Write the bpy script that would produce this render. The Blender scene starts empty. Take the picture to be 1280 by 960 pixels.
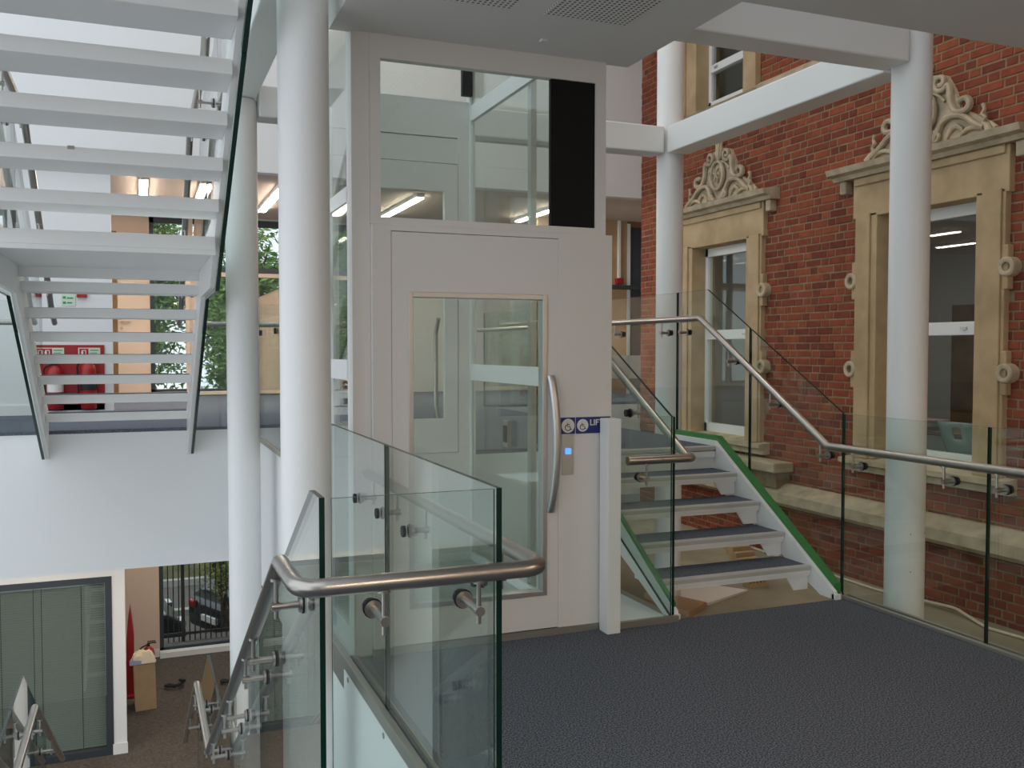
import bpy, bmesh, math, random
from mathutils import Vector, Matrix
random.seed(7)
scene = bpy.context.scene
COL = scene.collection
# ------------------------------------------------------------------ camera
FPX = 1166.0
cam_d = bpy.data.cameras.new('camera'); cam = bpy.data.objects.new('camera', cam_d); COL.objects.link(cam)
cam_d.sensor_width = 36.0; cam_d.lens = FPX * 36.0 / 1280.0
cam_d.clip_start = 0.05; cam_d.clip_end = 300
cam.location = (0, 0, 1.49)
cam.rotation_euler = (math.radians(90 - 2.11), 0, math.radians(-21.9))
scene.camera = cam
# ------------------------------------------------------------------ overcast sky, exposure
wd = bpy.data.worlds.new('overcast_sky'); scene.world = wd; wd.use_nodes = True
bg = wd.node_tree.nodes['Background']
bg.inputs['Color'].default_value = (0.86, 0.93, 1.0, 1); bg.inputs['Strength'].default_value = 0.86
scene.view_settings.view_transform = 'Standard'
scene.view_settings.look = 'None'
scene.view_settings.gamma = 1.0
scene.view_settings.use_curve_mapping = False
scene.view_settings.exposure = 0.80
try:
    scene.cycles.transparent_max_bounces = 32
    scene.cycles.max_bounces = 10
    scene.cycles.diffuse_bounces = 5
except Exception:
    pass
# ------------------------------------------------------------------ materials
MATS = {}
def mat(name, color, rough=0.5, metal=0.0, spec=0.5, noise=0.0, nscale=8.0, bump=0.0, bscale=60.0, emit=0.0, color2=None, coord='Object', npos=(0.3, 0.7)):
    if name in MATS: return MATS[name]
    m = bpy.data.materials.new(name); m.use_nodes = True; nt = m.node_tree
    b = nt.nodes['Principled BSDF']
    b.inputs['Base Color'].default_value = (*color, 1); b.inputs['Roughness'].default_value = rough
    b.inputs['Metallic'].default_value = metal; b.inputs['Specular IOR Level'].default_value = spec
    tc = None
    if noise or bump:
        tc = nt.nodes.new('ShaderNodeTexCoord')
    if noise:
        n = nt.nodes.new('ShaderNodeTexNoise'); n.inputs['Scale'].default_value = nscale; n.inputs['Detail'].default_value = 5
        nt.links.new(tc.outputs[coord], n.inputs['Vector'])
        r = nt.nodes.new('ShaderNodeValToRGB')
        c2 = color2 or tuple(c * (1 - noise) for c in color)
        r.color_ramp.elements[0].color = (*c2, 1); r.color_ramp.elements[0].position = npos[0]
        r.color_ramp.elements[1].color = (*color, 1); r.color_ramp.elements[1].position = npos[1]
        nt.links.new(n.outputs['Fac'], r.inputs['Fac']); nt.links.new(r.outputs['Color'], b.inputs['Base Color'])
    if bump:
        n2 = nt.nodes.new('ShaderNodeTexNoise'); n2.inputs['Scale'].default_value = bscale; n2.inputs['Detail'].default_value = 3
        nt.links.new(tc.outputs[coord], n2.inputs['Vector'])
        bp = nt.nodes.new('ShaderNodeBump'); bp.inputs['Strength'].default_value = bump; bp.inputs['Distance'].default_value = 0.01
        nt.links.new(n2.outputs['Fac'], bp.inputs['Height']); nt.links.new(bp.outputs['Normal'], b.inputs['Normal'])
    if emit:
        b.inputs['Emission Color'].default_value = (*color, 1); b.inputs['Emission Strength'].default_value = emit
    MATS[name] = m; return m
def glass_mat(name, tint, refl=1.0):
    m = bpy.data.materials.new(name); m.use_nodes = True; nt = m.node_tree
    for n in list(nt.nodes): nt.nodes.remove(n)
    out = nt.nodes.new('ShaderNodeOutputMaterial'); mix = nt.nodes.new('ShaderNodeMixShader')
    tr = nt.nodes.new('ShaderNodeBsdfTransparent'); tr.inputs['Color'].default_value = (*tint, 1)
    gl = nt.nodes.new('ShaderNodeBsdfGlossy'); gl.inputs['Roughness'].default_value = 0.0; gl.inputs['Color'].default_value = (refl, refl, refl, 1)
    lw = nt.nodes.new('ShaderNodeLayerWeight'); lw.inputs['Blend'].default_value = 0.5           # facing = 1 - |cos|
    pw = nt.nodes.new('ShaderNodeMath'); pw.operation = 'POWER'; pw.inputs[1].default_value = 5.0
    ma = nt.nodes.new('ShaderNodeMath'); ma.operation = 'MULTIPLY_ADD'; ma.inputs[1].default_value = 0.96; ma.inputs[2].default_value = 0.04
    nt.links.new(lw.outputs['Facing'], pw.inputs[0]); nt.links.new(pw.outputs[0], ma.inputs[0])
    nt.links.new(ma.outputs[0], mix.inputs['Fac']); nt.links.new(tr.outputs[0], mix.inputs[1]); nt.links.new(gl.outputs[0], mix.inputs[2])
    nt.links.new(mix.outputs[0], out.inputs['Surface'])
    MATS[name] = m; return m
def brick_mat():
    m = bpy.data.materials.new('red_brick'); m.use_nodes = True; nt = m.node_tree; b = nt.nodes['Principled BSDF']
    b.inputs['Roughness'].default_value = 0.9; b.inputs['Specular IOR Level'].default_value = 0.15
    oi = nt.nodes.new('ShaderNodeObjectInfo'); ge = nt.nodes.new('ShaderNodeNewGeometry')
    ad = nt.nodes.new('ShaderNodeMath'); ad.operation = 'ADD'
    nt.links.new(oi.outputs['Random'], ad.inputs[0]); nt.links.new(ge.outputs['Random Per Island'], ad.inputs[1])
    fc = nt.nodes.new('ShaderNodeMath'); fc.operation = 'FRACT'; nt.links.new(ad.outputs[0], fc.inputs[0])
    r = nt.nodes.new('ShaderNodeValToRGB'); e = r.color_ramp.elements
    e[0].position = 0; e[0].color = (0.175, 0.050, 0.034, 1); e[1].position = 1; e[1].color = (0.31, 0.090, 0.048, 1)
    k = e.new(0.45); k.color = (0.245, 0.068, 0.041, 1)
    nt.links.new(fc.outputs[0], r.inputs['Fac'])
    n = nt.nodes.new('ShaderNodeTexNoise'); n.inputs['Scale'].default_value = 14; n.inputs['Detail'].default_value = 6
    nt.links.new(ge.outputs['Position'], n.inputs['Vector'])
    mr = nt.nodes.new('ShaderNodeMapRange'); mr.inputs['To Min'].default_value = 0.65; mr.inputs['To Max'].default_value = 1.3
    nt.links.new(n.outputs['Fac'], mr.inputs['Value'])
    mx = nt.nodes.new('ShaderNodeMix'); mx.data_type = 'RGBA'; mx.blend_type = 'MULTIPLY'; mx.inputs['Factor'].default_value = 1
    nt.links.new(r.outputs['Color'], mx.inputs[6]); nt.links.new(mr.outputs[0], mx.inputs[7])
    nt.links.new(mx.outputs[2], b.inputs['Base Color'])
    bp = nt.nodes.new('ShaderNodeBump'); bp.inputs['Strength'].default_value = 0.4; bp.inputs['Distance'].default_value = 0.01
    nt.links.new(n.outputs['Fac'], bp.inputs['Height']); nt.links.new(bp.outputs['Normal'], b.inputs['Normal'])
    MATS['brick'] = m; return m
def perforated_mat():
    m = bpy.data.materials.new('perforated_plasterboard'); m.use_nodes = True; nt = m.node_tree; b = nt.nodes['Principled BSDF']
    b.inputs['Roughness'].default_value = 0.8
    tc = nt.nodes.new('ShaderNodeTexCoord'); sx = nt.nodes.new('ShaderNodeSeparateXYZ'); nt.links.new(tc.outputs['Object'], sx.inputs[0])
    outs = []
    for ax in ('X', 'Y'):
        mu = nt.nodes.new('ShaderNodeMath'); mu.operation = 'MULTIPLY'; mu.inputs[1].default_value = 2 * math.pi / 0.024
        nt.links.new(sx.outputs[ax], mu.inputs[0])
        s = nt.nodes.new('ShaderNodeMath'); s.operation = 'SINE'; nt.links.new(mu.outputs[0], s.inputs[0]); outs.append(s)
    mn = nt.nodes.new('ShaderNodeMath'); mn.operation = 'MINIMUM'; nt.links.new(outs[0].outputs[0], mn.inputs[0]); nt.links.new(outs[1].outputs[0], mn.inputs[1])
    gt = nt.nodes.new('ShaderNodeMath'); gt.operation = 'GREATER_THAN'; gt.inputs[1].default_value = 0.0; nt.links.new(mn.outputs[0], gt.inputs[0])
    mx = nt.nodes.new('ShaderNodeMix'); mx.data_type = 'RGBA'; mx.inputs[6].default_value = (0.72, 0.71, 0.69, 1); mx.inputs[7].default_value = (0.06, 0.06, 0.06, 1)
    nt.links.new(gt.outputs[0], mx.inputs['Factor']); nt.links.new(mx.outputs[2], b.inputs['Base Color'])
    MATS['perf'] = m; return m
WHITE = mat('white_paint', (0.80, 0.80, 0.79), 0.35, spec=0.4)
WALLW = mat('white_emulsion', (0.78, 0.79, 0.79), 0.8, spec=0.2)
LIFTW = mat('lift_cream_enamel', (0.74, 0.71, 0.68), 0.4, spec=0.4)
SOFF = mat('soffit_plaster', (0.70, 0.69, 0.67), 0.85, spec=0.2)
CARPET = mat('charcoal_carpet', (0.20, 0.213, 0.245), 1.0, spec=0.0, noise=0.75, nscale=150, bump=0.25, bscale=260, npos=(0.40, 0.62))
CARPETB = mat('blue_grey_carpet', (0.17, 0.19, 0.235), 1.0, spec=0.0, noise=0.5, nscale=85, bump=0.4, bscale=200)
CARPETD = mat('brown_grey_carpet', (0.15, 0.13, 0.115), 1.0, spec=0.0, noise=0.45, nscale=45, bump=0.4, bscale=200)
STEEL = mat('brushed_steel', (0.44, 0.41, 0.38), 0.30, metal=1.0)
ALU = mat('aluminium', (0.60, 0.60, 0.60), 0.4, metal=1.0)
CHAN = mat('channel_metal', (0.40, 0.38, 0.34), 0.45, metal=0.8)
GLASS = glass_mat('clear_green_glass', (0.93, 0.965, 0.95))
WGLASS = glass_mat('window_glass', (0.90, 0.93, 0.92))
GEDGE = mat('glass_edge', (0.004, 0.028, 0.020), 0.25, spec=0.3)
NOSE = mat('pale_nosing_strip', (0.50, 0.49, 0.46), 0.45)
FILLW = mat('lit_lower_strip_lamp', (1.0, 0.86, 0.70), 0.5, emit=20.0)  # glow of the strips added to brighten the lower storey
GREEN = mat('green_protection_tape', (0.035, 0.20, 0.045), 0.5)
BRICK = brick_mat()
MORTAR = mat('lime_mortar', (0.31, 0.235, 0.145), 0.95, spec=0.05, noise=0.35, nscale=9)
STONE = mat('bath_stone', (0.56, 0.42, 0.25), 0.85, spec=0.15, noise=0.30, nscale=3.2, bump=0.25, bscale=45)
STONEL = mat('weathered_stone', (0.58, 0.49, 0.35), 0.9, spec=0.1, noise=0.35, nscale=7, bump=0.35, bscale=40)
UPVC = mat('white_sash_paint', (0.80, 0.82, 0.82), 0.35)
BLACK = mat('black_panel', (0.008, 0.008, 0.008), 0.6, spec=0.2)
DARK = mat('dark_grey_frame', (0.035, 0.045, 0.055), 0.45)
RED = mat('signal_red', (0.34, 0.010, 0.013), 0.4)
BLUE = mat('sign_blue', (0.012, 0.022, 0.16), 0.45)
SIGNW = mat('sign_white', (0.78, 0.76, 0.72), 0.5)
SIGNG = mat('sign_pale_green', (0.62, 0.72, 0.58), 0.5)
SIGNGD = mat('sign_green', (0.03, 0.30, 0.12), 0.5)
BTN = mat('blue_lit_button', (0.06, 0.22, 0.95), 0.4, emit=1.2)
BEIGE = mat('beige_wall', (0.68, 0.54, 0.43), 0.85, spec=0.2)
BROWNW = mat('brown_wood', (0.25, 0.13, 0.06), 0.5, noise=0.4, nscale=4)
OAK = mat('oak_veneer', (0.52, 0.33, 0.19), 0.5, noise=0.2, nscale=3)
CEILB = mat('corridor_ceiling', (0.62, 0.52, 0.45), 0.9, spec=0.1)
TUBEL = mat('lit_strip_lamp', (1.0, 0.88, 0.74), 0.5, emit=30.0)
TUBES = mat('lit_strip_lamp_classroom', (1.0, 0.90, 0.76), 0.5, emit=9.0)
CARD = mat('cardboard', (0.50, 0.34, 0.19), 0.85, noise=0.15, nscale=5)
PAPER = mat('brown_paper', (0.80, 0.68, 0.50), 0.8)
BLUEP = mat('blue_print', (0.35, 0.40, 0.55), 0.6)
RUBBER = mat('black_rubber', (0.012, 0.012, 0.013), 0.7)
SLAT = mat('blind_slat', (0.21, 0.25, 0.235), 0.5)
ROOM = mat('classroom_wall', (0.60, 0.60, 0.58), 0.9, spec=0.1)
ROOMF = mat('classroom_floor', (0.14, 0.12, 0.11), 0.9)
LEDGE = mat('screed_ledge', (0.40, 0.36, 0.27), 0.9, spec=0.1, noise=0.25, nscale=2.5)
LEAF = mat('leaf_green', (0.30, 0.46, 0.13), 0.6, noise=0.6, nscale=1.6, color2=(0.07, 0.16, 0.04))
LEAF2 = mat('leaf_yellow_green', (0.38, 0.42, 0.10), 0.6, noise=0.5, nscale=2.5, color2=(0.14, 0.22, 0.04))
BARK = mat('bark', (0.09, 0.065, 0.045), 0.95, noise=0.5, nscale=6)
FENCE = mat('fence_black_paint', (0.03, 0.03, 0.03), 0.5)
TARMAC = mat('tarmac', (0.16, 0.14, 0.125), 0.95, noise=0.35, nscale=1.2)
KERB = mat('kerb_concrete', (0.42, 0.40, 0.37), 0.9)
HEDGE = mat('leaf_litter_bank', (0.20, 0.15, 0.08), 0.95, noise=0.5, nscale=3, color2=(0.07, 0.09, 0.03))
CARP = mat('car_dark_paint', (0.015, 0.018, 0.022), 0.2, spec=0.6)
CARG = mat('car_glass', (0.01, 0.012, 0.014), 0.06, spec=0.8)
TAIL = mat('tail_lamp', (0.35, 0.01, 0.01), 0.2)
CHROME = mat('car_chrome', (0.6, 0.6, 0.62), 0.15, metal=1)
PERF = perforated_mat()
CREAMW = mat('cream_wood_trim', (0.70, 0.60, 0.46), 0.6)
PLASTIC = mat('grey_clear_plastic', (0.30, 0.36, 0.36), 0.25)
GREYP = mat('grey_plaster_wall', (0.5, 0.5, 0.49), 0.85)
# ------------------------------------------------------------------ mesh builder
class MB:
    def __init__(s): s.v = []; s.f = []; s.m = []
    def add(s, vs, fs, mi=0):
        o = len(s.v); s.v += [tuple(p) for p in vs]
        for i, f in enumerate(fs):
            s.f.append(tuple(o + k for k in f)); s.m.append(mi[i] if isinstance(mi, (list, tuple)) else mi)
        return s
    def box(s, x0, x1, y0, y1, z0, z1, mi=0):
        vs = [(x, y, z) for z in (z0, z1) for y in (y0, y1) for x in (x0, x1)]
        return s.add(vs, [(0, 2, 3, 1), (4, 5, 7, 6), (0, 1, 5, 4), (2, 6, 7, 3), (0, 4, 6, 2), (1, 3, 7, 5)], mi)
    def prism(s, pts, ext, mi=0, side=None):
        e = Vector(ext); n = len(pts); a = [Vector(p) for p in pts]; b = [p + e for p in a]
        fs = [tuple(range(n))[::-1], tuple(range(n, 2 * n))]; ms = [mi, mi]
        for i in range(n):
            j = (i + 1) % n; fs.append((i, j, n + j, n + i)); ms.append(mi if side is None else side)
        return s.add(a + b, fs, ms)
    def tube(s, path, r, seg=10, caps=True, flat=None, mi=0):
        P = [Vector(p) for p in path]; n = len(P)
        T = []
        for i in range(n):
            t = (P[min(i + 1, n - 1)] - P[max(i - 1, 0)])
            T.append(t.normalized())
        u = T[0].orthogonal().normalized() if flat is None else Vector(flat)
        vs = []; fs = []
        for i in range(n):
            t = T[i]; u = (u - t * u.dot(t)).normalized(); w = t.cross(u)
            ri = r[i] if isinstance(r, (list, tuple)) else r
            ra, rb = ri if isinstance(ri, tuple) else (ri, ri)
            for k in range(seg):
                a = 2 * math.pi * k / seg; vs.append(P[i] + u * math.cos(a) * ra + w * math.sin(a) * rb)
        for i in range(n - 1):
            for k in range(seg):
                k2 = (k + 1) % seg; fs.append((i * seg + k, i * seg + k2, (i + 1) * seg + k2, (i + 1) * seg + k))
        if caps:
            fs.append(tuple(range(seg))[::-1]); fs.append(tuple(range((n - 1) * seg, n * seg)))
        return s.add(vs, fs, mi)
    def cyl(s, p0, p1, r0, r1=None, seg=14, mi=0): return s.tube([p0, p1], [r0, r0 if r1 is None else r1], seg, mi=mi)
    def lathe(s, prof, c, seg=20, mi=0):
        vs = []; fs = []; n = len(prof)
        for r, z in prof:
            for k in range(seg):
                a = 2 * math.pi * k / seg; vs.append((c[0] + r * math.cos(a), c[1] + r * math.sin(a), c[2] + z))
        for i in range(n - 1):
            for k in range(seg):
                k2 = (k + 1) % seg; fs.append((i * seg + k, i * seg + k2, (i + 1) * seg + k2, (i + 1) * seg + k))
        fs.append(tuple(range(seg))[::-1]); fs.append(tuple(range((n - 1) * seg, n * seg)))
        return s.add(vs, fs, mi)
    def mesh(s, name, mats, smooth=False):
        me = bpy.data.meshes.new(name); me.from_pydata(s.v, [], s.f)
        for m in (mats if isinstance(mats, (list, tuple)) else [mats]): me.materials.append(m)
        me.polygons.foreach_set('material_index', s.m)
        if smooth: me.polygons.foreach_set('use_smooth', [True] * len(s.f))
        bm = bmesh.new(); bm.from_mesh(me); bmesh.ops.recalc_face_normals(bm, faces=bm.faces); bm.to_mesh(me); bm.free()
        if smooth:
            try: me.set_sharp_from_angle(angle=math.radians(40))
            except Exception: pass
        me.update(); return me
    def build(s, name, mats, parent=None, smooth=False, bevel=0.0):
        o = bpy.data.objects.new(name, s.mesh(name, mats, smooth)); COL.objects.link(o)
        if parent is not None: attach(o, parent)
        if bevel:
            b = o.modifiers.new('bevel', 'BEVEL'); b.width = bevel; b.segments = 2; b.limit_method = 'ANGLE'
        return o
ORG = {}
def attach(o, p):
    o.parent = p
    if p.name in ORG: o.matrix_parent_inverse = Matrix.Translation(-ORG[p.name])
def tag(o, label, cat, group=None, kind=None):
    o['label'] = label; o['category'] = cat
    if group: o['group'] = group
    if kind: o['kind'] = kind
    return o
def thing(name, label, cat, loc=(0, 0, 0), group=None, kind=None):
    o = bpy.data.objects.new(name, None); COL.objects.link(o); o.location = loc; o.empty_display_size = 0.1
    ORG[o.name] = Vector(loc); return tag(o, label, cat, group, kind)
def B(x0, x1, y0, y1, z0, z1): return MB().box(x0, x1, y0, y1, z0, z1)
def struct(name, mb, m, label, cat, bevel=0.0): return tag(mb.build(name, m, bevel=bevel), label, cat, kind='structure')
def fillet(pts, r, n=6):
    P = [Vector(p) for p in pts]; out = [P[0]]
    for i in range(1, len(P) - 1):
        a = (P[i - 1] - P[i]); b = (P[i + 1] - P[i]); la, lb = a.length, b.length; a.normalize(); b.normalize()
        ang = a.angle(b)
        d = min(r / math.tan(ang / 2) if ang > 0.01 else 0, la * 0.45, lb * 0.45)
        p0 = P[i] + a * d; p1 = P[i] + b * d
        for k in range(n + 1):
            t = k / n; out.append(p0 * (1 - t) ** 2 + P[i] * 2 * t * (1 - t) + p1 * t * t)
    out.append(P[-1]); return out
def wall_y(name, x0, x1, y0, y1, z0, z1, holes, m, parent=None):
    """wall along y (thickness x0..x1) with rectangular holes (ya,yb,za,zb)"""
    mb = MB(); ys = sorted({y0, y1, *[h[0] for h in holes], *[h[1] for h in holes]})
    for a, b in zip(ys, ys[1:]):
        hs = sorted([(h[2], h[3]) for h in holes if h[0] <= a + 1e-6 and h[1] >= b - 1e-6]); z = z0
        for ha, hb in hs:
            if ha > z: mb.box(x0, x1, a, b, z, ha)
            z = hb
        if z < z1: mb.box(x0, x1, a, b, z, z1)
    return mb.build(name, m, parent)
def wall_x(x0, x1, y0, y1, z0, z1, holes):
    mb = MB(); xs = sorted({x0, x1, *[h[0] for h in holes], *[h[1] for h in holes]})
    for a, b in zip(xs, xs[1:]):
        hs = sorted([(h[2], h[3]) for h in holes if h[0] <= a + 1e-6 and h[1] >= b - 1e-6]); z = z0
        for ha, hb in hs:
            if ha > z: mb.box(a, b, y0, y1, z, ha)
            z = hb
        if z < z1: mb.box(a, b, y0, y1, z, z1)
    return mb
# ================================================================== THE SETTING
fl = MB().box(0.93, 3.96, -5.0, 4.40, -0.04, 0.0).box(-4.0, 0.93, -5.0, 2.42, -0.04, 0.0)
FLOOR = struct('floor', fl, CARPET, 'charcoal loop carpet of the landing in front of the lift', 'floor')
struct('floor_upper', MB().box(2.76, 3.96, 5.66, 8.78, 0.77, 0.80).box(0.90, 2.76, 6.03, 8.78, 0.77, 0.80).box(-6.0, 3.96, 8.78, 14.7, 0.77, 0.80).box(3.96, 7.6, 10.86, 14.7, 0.77, 0.80), CARPETB,
       'blue grey carpet of the raised landing behind the lift', 'floor')
struct('floor_lower', B(-8, 12, 3.0, 14.75, -3.2, -3.1), CARPETD, 'brown grey carpet of the lower storey under the landings', 'floor')
struct('floor_ledge', B(3.99, 6.4, -5, 11, -0.75, -0.65), LEDGE, 'dusty cream ledge between landing guard and brick wall', 'floor')
# slab edges (white fascias)
struct('trim_1', MB().box(0.90, 3.98, -5, 4.40, -0.55, -0.04).box(-4, 0.90, -5, 2.42, -0.55, -0.04), WALLW, 'white slab edge under the charcoal carpet', 'slab')
struct('trim_2', MB().box(-6.0, 3.98, 8.78, 14.7, -0.43, 0.77).box(3.98, 7.6, 10.86, 14.7, -0.43, 0.77), WALLW, 'tall white fascia under the far landing at the foot of the rising stair', 'fascia')
struct('trim_3', MB().box(2.74, 3.98, 5.66, 8.775, 0.60, 0.77).box(0.92, 2.74, 6.03, 8.775, -0.43, 0.77), WALLW, 'white slab edge of the raised landing behind the lift', 'fascia')
struct('wall_under_landing', MB().box(0.905, 0.94, 2.43, 6.0, -3.1, -0.56).box(0.905, 0.934, 4.405, 6.02, -0.56, -0.145).box(0.936, 2.73, 4.47, 6.02, -0.56, -0.002), WALLW, 'white wall below the landing beside the stair void', 'wall')
# soffit with notch
SO = struct('ceiling', MB().box(0.86, 2.46, -5, 4.46, 3.0, 3.3).box(2.46, 6.2, -5, 3.44, 3.0, 3.3), SOFF, 'grey white plaster soffit over the landing with a notch by the beams', 'ceiling')
for i, (xa, xb) in enumerate([(1.716, 2.132), (1.14, 1.56), (0.93, 1.0)][:2]):
    p = B(xa, xb, 1.2, 3.89, 2.994, 3.0).build('acoustic_panel', PERF, SO)
B(1.845, 1.875, 4.2, 4.23, 2.99, 3.0).build('sensor_disc', SOFF, SO)
FILLP = mat('lit_landing_lamp', (1.0, 0.80, 0.60), 0.5, emit=25.0)  # glow of the fill panels added behind the camera
FILLR = mat('lit_roof_lamp', (1.0, 0.84, 0.68), 0.5, emit=5.0)  # glow of the fill lamps added under the roof
for i, (x, y) in enumerate([(1.3, -2.3), (2.0, -3.8), (5.2, -1.0), (5.2, -3.2)]):  # out-of-view panels added to fill the landing with warm light
    lab = ['ceiling lamp panel over the landing next to the acoustic strips', 'ceiling lamp panel over the rear of the landing', 'ceiling lamp panel over the landing near brick wall', 'ceiling lamp panel over the rear landing near brick wall'][i]
    t = thing('landing_lamp', lab, 'lamp', (x, y, 3.0), 'landing ceiling lamps')
    B(x - 0.32, x + 0.32, y - 0.32, y + 0.32, 2.985, 2.996).build('frame', UPVC, t); B(x - 0.29, x + 0.29, y - 0.29, y + 0.29, 2.975, 2.985).build('diffuser', FILLP, t)
# upper bulkhead, left wall, facade, roof
struct('wall_bulkhead', B(-6.0, 7.6, 10.851, 11.0, 3.48, 6.6), WALLW, 'plain white upper wall above the corridor opening', 'wall')
struct('ceiling_corridor', B(-6, 8, 10.86, 14.8, 3.49, 3.55), CEILB, 'warm brown corridor ceiling behind the white bulkhead', 'ceiling')
struct('wall_back', B(-6, -0.24, 10.98, 11.1, 0.8, 3.49), WALLW, 'white wall of the far landing with the red fire point', 'wall')
struct('baseboard_back', B(-6, -0.24, 10.96, 10.98, 0.8, 0.905), WHITE, 'white skirting of the far landing wall', 'baseboard')
struct('wall_facade', wall_x(-6, 7.6, 14.8, 15.0, -3.1, 6.6, [(0.19, 3.6, 0.84, 3.47), (0.26, 3.6, -3.05, -0.5)]), GREYP, 'plain outer wall with tall windows to the trees', 'wall')
struct('wall_pier', MB().box(-1.2, 0.19, 14.775, 14.799, 0.8, 3.49).box(-1.2, 0.26, 14.775, 14.799, -3.1, -0.43), BEIGE, 'beige painted wall strip beside the tall windows', 'wall')
struct('baseboard_facade', B(-1.2, 0.19, 14.755, 14.774, 0.8, 0.86), CREAMW, 'cream skirting below beige far wall', 'baseboard')
struct('wall_end', B(7.6, 7.7, 10.86, 15.0, -3.1, 6.6), GREYP, 'plain end wall past the brick pier', 'wall')
struct('roof_slab', MB().box(0.86, 6.4, -5, 10.85, 6.6, 6.8).box(-6, 8, 10.85, 15, 6.6, 6.8), WALLW, 'white roof slab over the brick facade', 'ceiling')
struct('wall_rear', B(-4, 6.2, -5.1, -5.0, -0.5, 6.6), GREYP, 'plain wall behind the landing', 'wall')
struct('ground', B(-30, 40, 15.0, 60, -4.3, -4.1), TARMAC, 'grey tarmac road beyond the railings', 'road')
# ------------------------------------------------------------------ brick wall x = 6.2
WX = 6.2
CW = [(9.01, 0.50, 2.69, 0.53), (6.02, 0.50, 2.69, 0.53), (9.04, 4.28, 6.2, 0.46)]       # centre y, z0, z1, half opening
holes = [(c - h, c + h, a, b) for c, a, b, h in CW]
WR = wall_y('wall_right', WX + 0.003, WX + 0.33, -5, 10.85, -0.75, 6.6, [(a - 0.1, b + 0.1, z0 - 0.06, z1 + 0.1) for a, b, z0, z1 in holes], MORTAR)
tag(WR, 'old red brick facade with stone windows facing the landing', 'wall', kind='structure')
def proj(p):
    y, t = math.radians(21.9), math.radians(2.11)
    fw = Vector((math.sin(y) * math.cos(t), math.cos(y) * math.cos(t), -math.sin(t))); rt = Vector((math.cos(y), -math.sin(y), 0)); up = rt.cross(fw)
    d = Vector(p) - Vector((0, 0, 1.49)); w = d.dot(fw)
    return (640 + FPX * d.dot(rt) / w, 480 - FPX * d.dot(up) / w) if w > 0.1 else (-999, -999)
ST, HD, JT, CH = 0.215, 0.1025, 0.011, 0.0745
cells = []
nrow = int((6.55 + 0.74) / CH)
for r in range(nrow):
    z0 = -0.745 + r * CH; y = 2.2 - (0.16 if r % 2 else 0.0) - random.uniform(0, 0.03); k = 0
    while y < 10.8:
        L = ST if k % 2 == 0 else HD
        if random.random() < 0.06: L = HD
        ya, yb, za, zb = y, min(y + L, 10.85), z0, z0 + CH - JT
        y += L + JT; k += 1
        bad = any(yb > h[0] - 0.12 and ya < h[1] + 0.12 and zb > h[2] - 0.08 and za < h[3] + 0.12 for h in holes)
        if not bad: cells.append((ya, yb, za, zb, L == ST))
def vis(c):
    u, v = proj((WX, (c[0] + c[1]) / 2, (c[2] + c[3]) / 2))
    if not (865 < u < 1280 and 0 < v < 720): return False
    if 1095 < u < 1175: return False
    yy, zz = (c[0] + c[1]) / 2, (c[2] + c[3]) / 2
    for cy_ in (9.01, 6.02):
        if abs(yy - cy_) < 0.86 and 0.4 < zz < 3.7: return False
    return zz > 0.45 and c[4]
vc = sorted([c for c in cells if vis(c)], key=lambda c: c[0] ** 2 + (c[2] - 1.5) ** 2)[:296]
vset = set(vc)
rest = MB()
def brick_box(mb, ya, yb, za, zb, d):
    e = 0.006
    vs = [(WX + 0.02, ya, za), (WX + 0.02, yb, za), (WX + 0.02, yb, zb), (WX + 0.02, ya, zb), (WX - d + e, ya, za), (WX - d + e, yb, za), (WX - d + e, yb, zb), (WX - d + e, ya, zb),
          (WX - d, ya + e, za + e), (WX - d, yb - e, za + e), (WX - d, yb - e, zb - e), (WX - d, ya + e, zb - e)]
    return mb.add(vs, [(0, 1, 5, 4), (1, 2, 6, 5), (2, 3, 7, 6), (3, 0, 4, 7), (4, 5, 9, 8), (5, 6, 10, 9), (6, 7, 11, 10), (7, 4, 8, 11), (8, 9, 10, 11)])
proto = {}
for c in cells:
    if c in vset: continue
    brick_box(rest, c[0], c[1], c[2], c[3], random.uniform(0, 0.006))
ro = rest.build('brick_courses', BRICK, WR); ro['kind'] = 'stuff'
bmesh_one = brick_box(MB(), 0, ST, 0, CH - JT, 0.003).mesh('brick', BRICK)
for c in vc:
    o = bpy.data.objects.new('brick', bmesh_one); COL.objects.link(o)
    o.location = (random.uniform(-0.003, 0.003), c[0], c[2]); o.parent = WR
# string course, plinth cap, upper band
def course(name, y0, y1, z0, z1, d, label):
    pr = [(WX + 0.03, z0), (WX - d * 0.7, z0), (WX - d, z0 + (z1 - z0) * 0.2), (WX - d, z0 + (z1 - z0) * 0.62), (WX - d * 0.25, z1), (WX + 0.03, z1)]
    mb = MB().prism([(x, y0, z) for x, z in pr], (0, y1 - y0, 0))
    return tag(mb.build(name, STONEL), label, 'stone band', kind='structure')
course('trim_4', 2.2, 10.8, -0.10, 0.12, 0.20, 'pale stone string course low on the brick wall')
course('trim_5', 2.2, 8.33, 4.20, 4.32, 0.09, 'thin stone band level with the upper window sill')
pl = thing('stone_plinth', 'stone capped brick block against wall beside the stair head', 'plinth', (6.1, 8.6, 0.08), kind='structure')
B(6.03, 6.2, 7.78, 9.9, 0.075, 0.24).build('body', MORTAR, pl)
B(5.95, 6.2, 7.72, 9.95, 0.24, 0.34).build('cap', STONEL, pl, bevel=0.012)
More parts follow.
